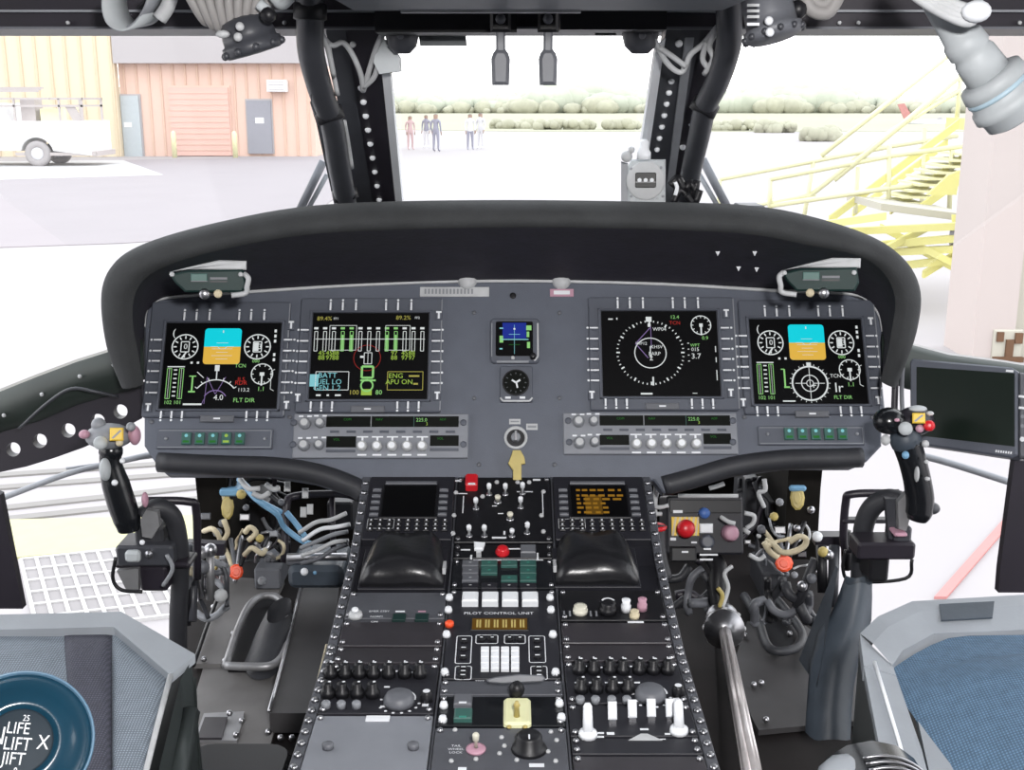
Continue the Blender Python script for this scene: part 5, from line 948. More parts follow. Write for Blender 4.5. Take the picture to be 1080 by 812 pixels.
cord('white_cable_bundle', 'white cables right of the pink cap in the right footwell', [[(806, 505, 2.05), (807, 517, 2.04), (800, 520, 2.04), (806, 535, 2.04)], [(785, 541, 2.0), (795, 544, 2.0), (794, 552, 2.0), (787, 557, 2.0)], [(760, 545, 1.95), (768, 550, 1.94), (775, 552, 1.94)], [(784, 558, 2.0), (790, 562, 1.99)], [(790, 585, 2.0), (800, 590, 2.0), (807, 586, 2.0)], [(748, 515, 2.05), (756, 513, 2.05), (764, 510, 2.05)]], .0045, 'offwhite', 'cable')
t = thing('rubber_handle', 'dark rubber handle with a red tip left of the red knob box', 'handle', P(695, 590, 1.9)); q = MB(); q.tube([P(693, 553, 1.93), P(692, 570, 1.92), P(694, 590, 1.9), P(700, 612, 1.88)], .017, 'rubber', 12); q.build('grip', t); q = MB(); q.sph(P(694, 556, 1.925), .0165, 'red', 10, 8, (1, 1, .45)); q.build('tip', t, 'dull red tip')
# chrome rod
t = thing('chrome_rod', 'shiny ribbed chrome rod rising from the floor right of the console', 'rod', P(790, 812, 1.25)); A, B = P(764, 664, 1.85), P(796, 830, 1.22); d = (B-A).normalized(); ax = fr_axis(A, d); L = (B-A).length
q = MB()
for k in range(6): a_ = 2*PI*k/6+.3; q.tube([ax.w(.006*math.cos(a_), .006*math.sin(a_), 0), ax.w(.0085*math.cos(a_), .0085*math.sin(a_), L)], .0046, 'rod_metal', 10, 0)
q.build('ribbed_tube', t); q = MB(); q.lathe(ax, [(.012, -.075), (.030, -.072), (.030, -.06), (.022, -.055), (.022, -.012), (.036, -.010), (.036, .0), (.020, .006), (.018, .012)], 'steel', 20); q.build('flange', t)
for k in range(8): a_ = 2*PI*k/8; q = MB(); q.sph(ax.w(.033*math.cos(a_), .033*math.sin(a_), -.01), .006, 'offwhite', 8, 6); q.build('bolt', t)
q = MB(); q.tube([ax.w(0, 0, -.07), P(757, 618, 1.95), P(758, 600, 1.97), P(752, 588, 1.99)], .017, 'black', 12, 4); q.tube([P(762, 640, 1.9), P(768, 620, 1.92), P(764, 605, 1.93), P(772, 597, 1.94)], .004, 'offwhite', 6); q.tube([P(757, 620, 1.9), P(762, 628, 1.9), P(759, 640, 1.9)], .004, 'tan', 6); q.build('upper_hose', t)
# ---- cyclic sticks
def cyclic(label, X, mir, red):
    # X: dict of px points
    Y = X['Y']; t = thing('cyclic_stick', label, 'control stick', P(*X['base'], Y)); s_ = Y/1200
    g = X['grip']; q = MB(); W = [P(x, y, Y+dy) for x, y, r, dy in g]; rs = [r*s_ for x, y, r, dy in g]
    def rad(u): f_ = u*(len(rs)-1); i = min(int(f_), len(rs)-2); return rs[i]+(rs[i+1]-rs[i])*(f_-i)
    q.tube(W, rad, 'gloss' if not red else 'gloss', 16, 6); q.build('grip', t)
    for nm, x, y, rx, ry, dy, m_, lab in X['head']:
        q = MB(); c = P(x, y, Y+dy)
        if nm in ('trim_button', 'red_button'): f5 = face_cam(x, y, Y+dy); q.lathe(f5, [(rx*s_, -.01), (rx*s_, .004), (rx*s_*.8, .008), (rx*s_*.3, .009)], m_, 16)
        elif nm == 'selector': f5 = face_cam(x, y, Y+dy); q.rect(f5, (-rx*s_, -ry*s_, rx*s_, ry*s_), -.01, .008, m_, .002); q.line(f5, [(-rx*s_*.6, -ry*s_*.6), (rx*s_*.6, ry*s_*.6)], .003, .0083, 'grey')
        else: q.sph(c, s_, m_, 14, 10, (rx, (rx+ry)/2, ry))
        q.build(nm, t, lab)
    for nm, pts, r, m_ in X['tubes']:
        q = MB(); q.tube([P(*p) for p in pts], r, m_, 12, 6); q.build(nm, t)
    for nm, (x0, y0, x1, y1), dy, dep, m_ in X['boxes']:
        f5 = F(P((x0+x1)/2, (y0+y1)/2, Y+dy), (1, 0, 0), (0, 0, 1)); q = MB(); q.rect(f5, f5.pr(x0, y0, x1, y1), -dep, 0, m_, .004, .006); q.build(nm, t)
    for nm, pts, dy, m_ in X['plates']:
        q = MB(); q.slab([P(x, y, Y+dy) for x, y in pts], (0, .012, 0), m_); q.build(nm, t)
    return t
cyclic('cyclic stick with grey and yellow buttoned head, seen against the drain grate', dict(Y=1.75, base=(150, 660),
  grip=[(116, 470, 11, 0), (117, 490, 12, 0), (122, 510, 15, 0), (128, 530, 15.5, 0), (134, 548, 15, 0), (136, 559, 12, 0)],
  head=[('head_housing', 115, 460, 26, 14, .0, 'grey', None), ('neck', 117, 476, 13, 13, .0, 'gloss', None), ('head_housing', 104, 448, 8, 8, .0, 'grey', None), ('trim_button', 106, 467, 7.5, 7, -.035, 'lamp_grey', 'pale round trim button'), ('trim_hat', 89, 458, 6, 5, -.02, 'pink', 'pinkish side switch'), ('selector', 123, 458, 7, 7, -.035, 'yellow', 'yellow selector'), ('trim_button', 126, 467, 4, 4, -.035, 'cream', None), ('trim_button', 138, 450, 5, 5, -.035, 'grey', None), ('side_guard', 142, 459, 6.5, 11, -.01, 'pink', 'pinkish side guard'), ('screw', 129, 486, 3, 3, -.025, 'white', None), ('trigger_guard', 111, 495, 6, 13, -.02, 'lamp_grey', 'grey trigger guard'), ('screw', 121, 509, 3.5, 3.5, -.025, 'white', None), ('screw', 150, 572, 3, 3, -.02, 'white', None), ('trigger', 153, 527, 3.5, 9, 0, 'pink', None)],
  tubes=[('stick_tube', [(150, 545, 1.76), (166, 535, 1.77), (182, 545, 1.78), (189, 575, 1.79), (190, 610, 1.8), (188, 650, 1.8), (188, 700, 1.8)], .0155, 'rubber'), ('bracket_tube', [(150, 528, 1.80), (198, 529, 1.82), (207, 540, 1.83), (208, 610, 1.85)], .007, 'frame_dark'), ('wire', [(122, 588, 1.7), (119, 610, 1.7), (128, 622, 1.7), (150, 624, 1.7)], .003, 'black'), ('wire', [(176, 585, 1.73), (182, 600, 1.73), (172, 618, 1.73)], .0035, 'grey')],
  boxes=[('mount_block', (122, 576, 182, 598), 0, .06, 'post'), ('mount_block', (147, 598, 176, 624), .01, .06, 'frame_dark'), ('mount_block', (142, 556, 172, 580), .02, .05, 'rubber'), ('clamp', (131, 582, 147, 594), -.01, .03, 'lamp_grey'), ('clamp', (152, 582, 160, 590), -.01, .03, 'steel'), ('beam', (120, 594, 200, 600), .01, .05, 'frame_dark')],
  plates=[('adapter_plate', [(148, 548), (154, 538), (166, 540), (168, 555), (160, 568), (150, 566)], -.01, 'alu'), ('side_plate', [(123, 602), (146, 600), (146, 624), (134, 624)], .0, 'alu')]), 0, 0)
cyclic('cyclic stick with a red button and black bulbous head beside the monitor', dict(Y=1.72, base=(920, 660),
  grip=[(956, 466, 16, 0), (962, 485, 15, 0), (967, 505, 15, 0), (970, 525, 15.5, 0), (969, 540, 15, 0), (967, 548, 11, 0)],
  head=[('head_housing', 938, 444, 18, 15, .0, 'gloss', 'black bulbous housing'), ('head_housing', 965, 444, 21, 16, .01, 'frame_dark', None), ('neck', 955, 464, 17, 17, .0, 'canvas', 'blue-grey neck'), ('trim_button', 955, 452, 7.5, 7, -.04, 'lamp_grey', 'pale round trim button'), ('selector', 969, 441, 6.5, 5.5, -.04, 'yellow', 'yellow selector'), ('trim_hat', 968, 431, 10, 3.5, -.01, 'lamp_grey', 'grey top hat switch'), ('red_button', 980, 449, 6, 6, -.045, 'red', 'red button'), ('trim_button', 970, 452, 4.5, 4, -.04, 'pink', None), ('screw', 946, 443, 3, 2, -.035, 'pink', None), ('screw', 934, 464, 5, 6, -.02, 'offwhite', None), ('screw', 955, 480, 4, 4.5, -.03, 'lightblue', None), ('screw', 976, 468, 4, 4, -.03, 'offwhite', None), ('trigger_guard', 967, 500, 2.2, 9, -.03, 'offwhite', None), ('screw', 977, 487, 2.5, 2.5, -.03, 'offwhite', None), ('screw', 978, 505, 3, 2.5, -.03, 'offwhite', None), ('trigger', 982, 536, 10, 7, .01, 'post', None), ('screw', 981, 436, 4, 2.5, -.03, 'offwhite', None)],
  tubes=[('stick_tube', [(950, 528, 1.76), (935, 526, 1.77), (920, 535, 1.78), (911, 555, 1.79), (908, 590, 1.8), (906, 640, 1.8), (902, 690, 1.78)], .0165, 'rubber'), ('bracket_tube', [(948, 520, 1.85), (900, 521, 1.86), (892, 530, 1.87), (890, 575, 1.88), (900, 580, 1.88)], .007, 'frame_dark'), ('wire', [(892, 580, 1.8), (889, 600, 1.8), (900, 613, 1.8), (955, 610, 1.8), (962, 590, 1.8)], .003, 'black')],
  boxes=[('mount_block', (905, 573, 966, 591), 0, .05, 'frame_dark'), ('mount_block', (917, 588, 938, 614), .01, .05, 'black'), ('mount_block', (944, 556, 962, 578), .01, .05, 'post'), ('clamp', (944, 563, 958, 567), -.01, .03, 'pink'), ('crossbar', (890, 549, 945, 553), .14, .02, 'frame_dark')],
  plates=[('adapter_plate', [(947, 530), (956, 520), (960, 545), (956, 560), (948, 558)], 0, 'alu'), ('side_plate', [(934, 526), (946, 526), (944, 575), (938, 575)], .02, 'post')]), 1, 1)
t = thing('cyclic_boot', 'blue-grey canvas boot wrapping the foot of the right cyclic stick', 'boot', P(885, 770, 1.62)); rows = []
for (x, y, w, Y) in ((905, 612, 15, 1.76), (902, 630, 18, 1.75), (897, 650, 22, 1.74), (888, 672, 26, 1.72), (880, 695, 26, 1.7), (876, 720, 25, 1.68), (874, 745, 25, 1.66), (874, 772, 26, 1.64)):
    c = P(x, y, Y); rr = w*Y/1200; rows.append([c+V((rr*math.cos(a)*(1+.08*math.sin(5*a+y)), rr*.8*math.sin(a), .004*math.sin(3*a))) for a in [2*PI*j/20 for j in range(20)]])
q = MB(); q.loft(rows[::-1], 'canvas', True, True); q.build('sleeve', t); q = MB(); q.slab([P(862, 725, 1.66), P(884, 600, 1.78), P(870, 640, 1.8), P(845, 700, 1.75)], (0, .015, 0), 'canvas'); q.build('flap', t)
# ---- seats
def ZP(x, y, z): return G(x, y, z)
zs = 1.34
def seat(name, label, rim_pts, inner, side, mats, cush):
    t = thing(name, label, 'seat', V((rim_pts[0].x*.5+rim_pts[-1].x*.5, .9, .95)))
    return t
SFT = math.radians(13); SF = F(P(206, 690, 1.28), (1, 0, 0), (0, math.cos(SFT), math.sin(SFT)))
def SP(x, y, h=0): a, b = SF.px(x, y); return SF.w(a, b, h)
t = thing('crew_seat', 'crew seat with pale grey flange and grey ribbed cushion in the lower left corner', 'seat', V((-.62, .95, .95)))
A = [SP(x, y) for x, y in ((-420, 655), (0, 648), (128, 645), (206, 690))]; B = [SP(x, y) for x, y in ((-420, 674), (0, 664), (120, 661), (180, 712))]
q = MB(); q.loft([[a, b, b+V((0, 0, -.012))] for a, b in zip(A, B)], 'seat_metal', False); q.loft([[a, a+V((0, 0, -.012))] for a in A], 'seat_metal', False)
q.loft([[A[3], B[3]], [A[3]+V((0, -.004, -.010)), B[3]+V((0, -.004, -.010))]], 'seat_metal', False); q.build('flange', t, 'pale grey flange')
q = MB(); E0, E1, E2 = SP(180, 712), SP(150, 830), SP(120, 990); dn = V((.0, 0, -.36))
q.loft([[A[3]+V((-.004, -.004, -.006)), A[3]+V((0, .01, -.36))], [E0+V((.012, 0, -.004)), E0+V((.02, 0, -.36))], [E1+V((.012, 0, -.004)), E1+V((.03, 0, -.36))], [E2+V((.012, 0, -.004)), E2+V((.03, 0, -.36))]], 'seat_side', False)
q.loft([[a+V((0, -.004, -.03)), a+V((0, -.03, -.38))] for a in A], 'seat_side', False); q.tube([E0+V((.02, 0, -.05)), E1+V((.022, 0, -.06)), E2+V((.022, 0, -.06))], .012, 'seat_side', 8, 2); q.build('bucket', t, 'dark green-black bucket side')
q = MB(); q.tube([E0, E1, E2], .0035, 'offwhite', 6, 2); q.build('edge_bead', t)
def pxs(nm, L_, R_, m_, h, lab, par, y1=990, rib=0):
    rows = []; n = 24
    for i in range(n+1):
        u = i/n; row_ = []
        for k in range(13):
            v = k/12; x = (L_[0]+(L_[1]-L_[0])*u)*(1-v)+(R_[0]+(R_[1]-R_[0])*u)*v; y = (662+(712-662)*max(0, (x-120)/60) if x > 120 else 662+(0 if x > 0 else 0))
            y = y+(y1-y)*u; e = min(1, u*9+.05); row_.append(SP(x, y, h*math.sin(e*PI/2)*(1-abs(2*v-1)**8*.6)-.012+(rib*math.sin(x*.55) if rib else 0)))
        rows.append(row_)
    q = MB(); q.loft(rows, m_); return q.build(nm, par, lab)
pxs('cushion', (-330, -700), (66, 92), 'mesh_grey', .014, 'light grey ribbed cushion', t); pxs('cushion_band', (66, 92), (117, 117), 'mesh_dark', .019, 'dark webbing band', t); pxs('cushion_bolster', (117, 117), (177, 118), 'mesh_grey', .014, 'smooth grey side bolster', t)
# disc lying on the seat
dt = thing('round_disc', 'glossy blue round disc with a dark centre label of white letters on the left seat', 'disc', P(22, 812, 1.06)); c = P(20, 783, .92); n_ = (CAM-c).normalized()+V((0, 0, .22)); f5 = fr_axis(c, n_); s_ = (c-CAM).dot(V((0, CT, -ST)))/1200
q = MB(); q.loft([[f5.w(r_*s_*math.cos(2*PI*k/64), r_*s_*math.sin(2*PI*k/64), h_) for k in range(64)] for r_, h_ in ((70, -.03), (74, -.012), (75.5, .0), (74.5, .003), (72.8, .003), (71.5, -.006))], 'disc_rim', True, True); q.build('rim', dt, 'pale blue raised rim')
q = MB(); q.lathe(f5, [(72*s_, -.02), (72*s_, -.003), (66*s_, -.004), (54*s_, .002), (42*s_, .007), (36*s_, .007), (33*s_, .002)], 'disc_blue', 56); q.build('dish', dt)
q = MB(); q.lathe(f5, [(34*s_, -.01), (34*s_, .004), (32*s_, .0045), (1*s_, .0047)], 'disc_label', 40)
for tx_, a, b, sz in (('25', 3, 24, 9), ('LIFE', -3, 13, 17), ('LIFT', -1, -3, 19), ('X', 24, 0, 21), ('JIFT', -2, -18, 18), ('N', -22, 4, 26), ('8', 2, -30, 10)): q.text(f5, tx_, a*s_, b*s_, sz*s_, .0052, 'white', .8)
q.build('centre_label', dt, 'dark centre label with white lettering')
# right seat
t = thing('crew_seat', 'crew seat with grey flange and bulging blue mesh cushion in the lower right corner', 'seat', V((.62, .95, .95)))
A = [SP(x, y) for x, y in ((1500, 632), (1080, 627), (962, 634), (926, 650), (907, 668))]; B = [SP(x, y) for x, y in ((1500, 665), (1080, 664), (985, 668), (952, 686), (941, 702))]
q = MB(); q.loft([[a, a*.6+b*.4+V((0, 0, .004)), b, b+V((0, 0, -.03))] for a, b in zip(A, B)], 'seat_metal', False); q.loft([[a, a+V((0, 0, -.035))] for a in A], 'seat_metal', False); q.build('flange', t, 'pale grey-blue flange')
q = MB(); q.slab([SP(*p, .004) for p in ((990, 641), (1048, 638), (1046, 655), (992, 658))], (0, 0, .002), 'canvas'); q.build('patch', t, 'dark woven patch')
q = MB(); q.slab([SP(907, 668, -.001), SP(942, 702, -.001), SP(945, 712), SP(911, 702)], (0, .0, -.02), 'seat_metal'); q.slab([SP(911, 700, -.001), SP(944, 708, -.001), SP(972, 790), SP(1000, 900), SP(948, 900), SP(930, 800)], (0, 0, -.012), 'seat_metal'); q.build('side_spar', t, 'grey angled side spar')
q = MB(); q.tube([SP(922, 700, .003), SP(948, 785, .003), SP(968, 860, .003)], .0022, 'white', 6, 2); q.build('edge_bead', t)
q = MB(); L0 = SP(908, 672, -.01); q.slab([L0, SP(945, 900, -.01), SP(945, 900)+V((0, 0, -.36)), L0+V((0, 0, -.36))], (.015, 0, 0), 'seat_side'); q.build('bucket', t)
lb = catmull([V((942, 700, 0)), V((950, 728, 0)), V((968, 756, 0)), V((992, 788, 0)), V((1018, 822, 0)), V((1060, 880, 0))], 6); rows = []
for i in range(25):
    u = i/24; p_ = lb[int(u*(len(lb)-1))]; row_ = []
    for k in range(21):
        v = (k/20)**1.3; x = p_.x+(1420-p_.x)*v; yt = 668+32*max(0, 1-(x-942)/70)**1.5; y0_ = yt if u < 1 else yt; y = max(p_.y*(1-min(1, v*1.5))+min(1, v*1.5)*(yt+u*200), yt) if u > 0 else yt
        row_.append(SP(x, y, .045*math.sin(min(1, v*3.2+.02)*PI/2)*math.sin(min(1, u*3+.08)*PI/2)-.008))
    rows.append(row_)
q = MB(); q.loft(rows[::-1], 'mesh_blue'); q.build('cushion', t, 'blue woven mesh cushion')
q = MB(); q.slab([SP(966, 742, -.006), SP(985, 768, -.006), SP(1030, 850, -.006), SP(990, 850, -.006)], (0, 0, -.01), 'seat_metal'); q.build('inner_strip', t, 'pale blue-grey strip')
t = thing('ribbed_cover', 'rounded black ribbed cover with a pale blue end at the bottom beside the right seat', 'cover', P(925, 812, 1.0)); q = MB(); c = P(925, 850, .98); rows = []
for k in range(15):
    a_ = PI*k/14; rr = 1+.02*(k % 2); rows.append([c+V((.055*math.cos(a_)*rr, dy, .055*math.sin(a_)*rr*.95)) for dy in (-.12, -.02, .02, .03)])
q.loft(rows, 'gloss'); q.build('shell', t); q = MB()
for k in range(5): q.tube([c+V((.057*math.cos(a_), -.01*k-.0, .055*math.sin(a_))) for a_ in [PI*(.05+.55*j/8) for j in range(9)]], .0018, 'steel', 6, 2)
q.build('rib', t); q = MB(); q.sph(c+V((-.028, .005, .02)), .032, 'seat_metal', 12, 8, (1, 1, .9)); q.build('end_cap', t, 'pale blue-grey end cap')
# ---------------------------------------------------------------- exterior
W_ = bpy.data.worlds.new('sky'); bpy.context.scene.world = W_; W_.use_nodes = True; nt = W_.node_tree
bg = nt.nodes['Background']; bg.inputs[1].default_value = 3.2
tc = nt.nodes.new('ShaderNodeTexCoord'); sx = nt.nodes.new('ShaderNodeSeparateXYZ'); cr = nt.nodes.new('ShaderNodeValToRGB')
nt.links.new(tc.outputs['Generated'], sx.inputs[0]); nt.links.new(sx.outputs['Z'], cr.inputs[0]); nt.links.new(cr.outputs[0], bg.inputs[0])
cr.color_ramp.elements[0].color = (1, .99, .985, 1); cr.color_ramp.elements[1].color = (.88, .93, 1, 1)
mat('apron', (.335, .315, .318), .9, ns=.4, na=.05); mat('asphalt', (.27, .245, .255), .9, ns=.6, na=.06)
mat('concrete', (.47, .46, .455), .9, ns=.8, na=.04); mat('field', (.325, .325, .235), .95, ns=.05, na=.1); mat('treeleaf', (.40, .42, .34), .9, ns=.3, na=.25)
mat('bush', (.36, .355, .27), .9, ns=.8, na=.3); mat('tanwall', (.66, .56, .41), .7, ns=.6, na=.04); mat('tanrib', (.58, .48, .34), .7); mat('orangewall', (.66, .47, .39), .7, ns=.5, na=.06)
mat('orangerib', (.60, .42, .33), .7); mat('doorpink', (.66, .42, .36), .7, ns=1, na=.04); mat('fascia', (.39, .365, .37), .7, ns=.6, na=.04); mat('bluedoor', (.42, .46, .48), .6); mat('greydoor', (.27, .27, .30), .6)
mat('whitepaint', (.8, .8, .8), .5); mat('tyre', (.33, .31, .31), .8); mat('rackgrey', (.42, .38, .37), .6); mat('yell', (.66, .62, .22), .6, ns=3, na=.1); mat('yellpale', (.70, .68, .42), .6, ns=3, na=.1)
mat('pillar', (.44, .385, .365), .8, ns=.8, na=.05); mat('pillar2', (.42, .40, .34), .8, ns=.8, na=.05); mat('brown', (.12, .06, .03), .8, ns=5, na=.4); mat('redline', (.45, .20, .19), .8, ns=3, na=.1); mat('yellowline', (.45, .44, .25), .8)
mat('grooves', (.22, .21, .20), .9); mat('gratecell', (.26, .245, .245), .9, ns=4, na=.2); mat('p_grey', (.28, .28, .34), .9); mat('p_pink', (.5, .36, .36), .9); mat('p_white', (.6, .6, .62), .9); mat('skin', (.32, .22, .17), .8); mat('hair', (.16, .13, .12), .8)
g = MB(); g.box((-400, -60, -.3), (400, 500, -.0), 'apron'); struct(g, 'ground')
def patch(name, pts, m_, z=.012, kind='structure', label=None, cat=None):
    q = MB(); o = [G(x, y) if not isinstance(x, V) else x for x, y in pts]
    q.slab([V((p.x, p.y, .0)) for p in o], (0, 0, z), m_); return q.build(name, None, label, cat, None, kind)
patch('pavement', [(-300, 172), (128, 169), (330, 165.5), (420, 165), (345, 215), (330, 243), (130, 257), (-300, 272)], 'asphalt')
patch('slab', [(-300, 173), (130, 169.5), (172, 185), (-300, 199)], 'concrete', .02)
patch('field', [(-900, 135), (420, 137), (560, 139), (1400, 139), (1400, 112), (-900, 112)], 'field', .03)
for (a, b) in (((0, 502), (200, 488)), ((0, 515), (200, 500)), ((20, 535), (205, 515)), ((10, 548), (200, 528))):
    p, q_ = G(*a), G(*b); d = (q_-p); n = V((-d.y, d.x, 0)).normalized()*.035; q = MB(); q.slab([p-n-d*.5, p-n+d*1.2, p+n+d*1.2, p+n-d*.5], (0, 0, .01), 'grooves'); q.build('groove_marking', kind='structure')
patch('yellow_marking', [(-60, 552), (215, 545), (215, 575), (130, 580), (-60, 597)], 'yellowline', .012)
patch('red_marking', [(985, 632), (998, 632), (1086, 530), (1086, 518)], 'redline', .012)
# drain grating: a low frame with bars and cells
gt = thing('drain_grate', 'pale square-mesh drain grate set in the apron beyond the cyclic stick', 'grate', G(90, 620))
p0, p1, p2 = G(22, 592), G(196, 574), G(40, 668)
ex = (p1-p0); ey = (p2-p0); nx, ny = 11, 6; q = MB(); q.slab([p0+V((0, 0, .004)), p1+V((0, 0, .004)), p1+ey+V((0, 0, .004)), p0+ey+V((0, 0, .004))], (0, 0, .004), 'gratecell'); q.build('tray', gt)
q = MB()
for i in range(nx+1):
    a = p0+ex*(i/nx); w = ex.normalized()*.008; q.slab([a-w, a+w, a+w+ey, a-w+ey], (0, 0, .014), 'concrete')
for j in range(ny+1):
    a = p0+ey*(j/ny); w = ey.normalized()*.008; q.slab([a-w, a-w+ex, a+w+ex, a+w], (0, 0, .015), 'concrete')
q.build('lattice', gt)
# buildings
def wallx(x, Y): return ray(x, 150).x*(Y/ray(x, 150).y)
def wz(y, Y): return P(540, y, Y).z
bt = thing('corrugated_hangar', 'tall tan corrugated metal hangar wall behind the white utility truck', 'building', (wallx(40, 43.1), 43.1, 0))
xa, xb = -28, wallx(127, 43.1); q = MB(); q.box((xa, 43.1, 0), (xb, 43.45, 7.2), 'tanwall')
q.build('wall', bt)
q = MB(); x = xb-.1
while x > wallx(-30, 43): q.prism(F((x, 43.1, 0), (1, 0, 0), (0, 0, 1)), [(-.05, 0), (.05, 0), (.05, 7.2), (-.05, 7.2)], 0, .05, 'tanrib', .015); x -= .55
q.build('ribbing', bt)
Y = 43.5; bt = thing('workshop_building', 'low orange workshop with roller door and grey fascia beside the tan hangar', 'building', (wallx(230, Y), Y, 0))
xr = wallx(560, Y); q = MB(); q.box((xb, Y, 0), (wallx(333, Y), Y+8, wz(67, Y)), 'orangewall'); q.build('wall', bt)
q = MB(); q.box((xb, Y-.5, wz(67, Y)), (wallx(333, Y), Y+8, wz(20, Y)), 'fascia'); q.build('fascia', bt)
q = MB(); x = xb+.2
while x < wallx(333, Y): q.prism(F((x, Y, 0), (1, 0, 0), (0, 0, 1)), [(-.04, 0), (.04, 0), (.04, wz(67, Y)), (-.04, wz(67, Y))], 0, .04, 'orangerib', .01); x += .45
q.build('ribbing', bt)
fr = F((0, Y, 0), (1, 0, 0), (0, 0, 1)); 
def onw(name, x0, y0, x1, y1, h, m_, fm, lab=None):
    r = fr.pr(x0, y0, x1, y1); r = (r[0], max(.0, r[1]), r[2], r[3]); d = MB(); d.rect(fr, (r[0]-.06, r[1], r[2]+.06, r[3]+.06), .0, h*.5, fm); d.rect(fr, r, h*.5, h, m_); 
    o = d.build(name, bt, lab); return o, r
o, r = onw('roller_door', 181, 92, 243, 164, .12, 'doorpink', 'orangewall', 'pink roller door'); 
q = MB()
for k in range(1, 12): z = r[1]+(r[3]-r[1])*k/12; q.rect(fr, (r[0], z-.015, r[2], z+.015), .12, .14, 'orangewall')
q.build('slats', o)
o, r = onw('door', 262, 106, 287, 162, .12, 'greydoor', 'fascia', 'dark grey door'); q = MB(); q.rect(fr, fr.pr(270, 124, 279, 130), .12, .125, 'whitepaint'); q.build('notice', o)
o, r = onw('door', 130, 101, 149, 165, .12, 'bluedoor', 'fascia', 'pale blue door'); q = MB(); q.rect(fr, fr.pr(132, 129, 140, 134), .12, .125, 'whitepaint'); q.build('notice', o)
q = MB(); q.rect(fr, fr.pr(284, 84.5, 304, 97), .04, .5, 'whitepaint', .03)
for k in range(4): r = fr.pr(286, 86.5+k*2.6, 302, 87.5+k*2.6); q.rect(fr, r, .5, .51, 'fascia')
q.build('air_conditioner', bt, 'white window air conditioner')
for x in (184.5, 248.5):
    b = G(x, 166.3); q = MB(); q.lathe(fr_axis(b, (0, 0, 1)), [(.09, 0), (.09, .85), (.06, .93), (.01, .96)], 'yellpale', 12)
    q.build('bollard', None, 'pale yellow bollard beside the roller door, '+('near the pale blue door' if x < 200 else 'near the dark grey door'), 'bollard', 'bollards at the roller door')
# utility truck
Y = 36.4; tt = thing('utility_truck', 'white utility truck with a grey ladder rack parked by the tan hangar', 'truck', (wallx(30, Y), Y, 0)); sc = Y/1200
def tp(x, y): p = P(x, y, Y); return (p.x, p.z)
fr = F((0, Y, 0), (1, 0, 0), (0, 0, 1)); wheel = []
wx, wzz = tp(39, 163)[0], .40
bx1 = tp(82, 0)[0]; ztop = wz(128, Y); zb = wz(165, Y)+.02; xf = bx1-5.3
arch = [(wx+.52*math.cos(t), wzz+.5*math.sin(t)) for t in [math.radians(a) for a in range(10, 171, 16)]]
xw2 = wx-3.4; arch2 = [(xw2+.5*math.cos(math.radians(a)), wzz+.5*math.sin(math.radians(a))) for a in range(10, 171, 16)]
o = [(bx1, zb), (bx1, ztop), (bx1-2.45, ztop), (bx1-2.5, ztop-.1), (bx1-2.6, ztop), (bx1-2.75, ztop+.55), (bx1-3.6, ztop+.55), (bx1-4.1, ztop-.05), (xf, ztop-.15), (xf-.05, zb)]+[(a, b) for a, b in arch2[::-1]]+[(a, b) for a, b in arch[::-1]]
MB().prism(fr, o[::-1], -1.9, 0, 'whitepaint', .03).build('body', tt)
q = MB(); q.rect(fr, (bx1-3.5, ztop+.02, bx1-2.85, ztop+.45), 0, .01, 'greydoor'); q.build('side_window', tt)
for x in (wx, xw2):
    for yy in (0, 1.7):
        f3 = F((x, Y+yy+.02, wzz), (1, 0, 0), (0, 0, 1)); q = MB(); q.lathe(f3, [(.30, -.22), (.40, -.2), (.40, -.03), (.33, 0), (.2, 0), (.18, -.05), (.08, -.02), (.03, 0)], 'tyre', 24); w = q.build('wheel', tt)
        q = MB(); q.lathe(f3, [(.2, -.03), (.19, .005), (.1, -.02), (.05, .02)], 'p_white', 16); q.build('hub', w)
q = MB(); q.box((bx1-2.4, Y+.05, zb), (bx1+.12, Y+.1, zb+.1), 'rackgrey'); q.box((bx1, Y+.1, zb-.02), (bx1+.15, Y+1.8, zb+.14), 'rackgrey'); q.build('bumper', tt)
q = MB(); zt = wz(104, Y)
for yy in (0.05, 1.8):
    for x in (bx1-.2, bx1-.9, bx1-2.3): q.box((x-.03, Y+yy, ztop), (x+.03, Y+yy+.06, zt), 'rackgrey')
    for z in (zt, zt-.22): q.box((bx1-4.5, Y+yy, z-.03), (bx1-.17, Y+yy+.06, z+.03), 'rackgrey')
for x in (bx1-.2, bx1-1.2, bx1-2.3, bx1-3.4): q.box((x-.03, Y, zt-.03), (x+.03, Y+1.86, zt+.03), 'rackgrey')
q.slab([(bx1-.75, Y+.1, zt-.2), (bx1-.45, Y+.1, zt-.2), (bx1-.2, Y+.1, ztop), (bx1-.5, Y+.1, ztop)], (0, .05, 0), 'rackgrey')
q.build('ladder_rack', tt)
q = MB(); q.box((bx1-2.2, Y+.3, ztop-.1), (bx1-1.75, Y+.9, ztop+.7), 'rackgrey'); q.box((bx1-1.6, Y+.3, ztop), (bx1-1.0, Y+.9, ztop+.38), 'yellpale'); q.build('cargo', tt)
q = MB(); 
for k in range(3): q.box((bx1-4.6, Y+.3+.2*k, wz(97, Y)+k*.05), (bx1-1.6, Y+.35+.2*k, wz(97, Y)+.06+k*.05), 'rackgrey')
q.build('pipe_load', tt)
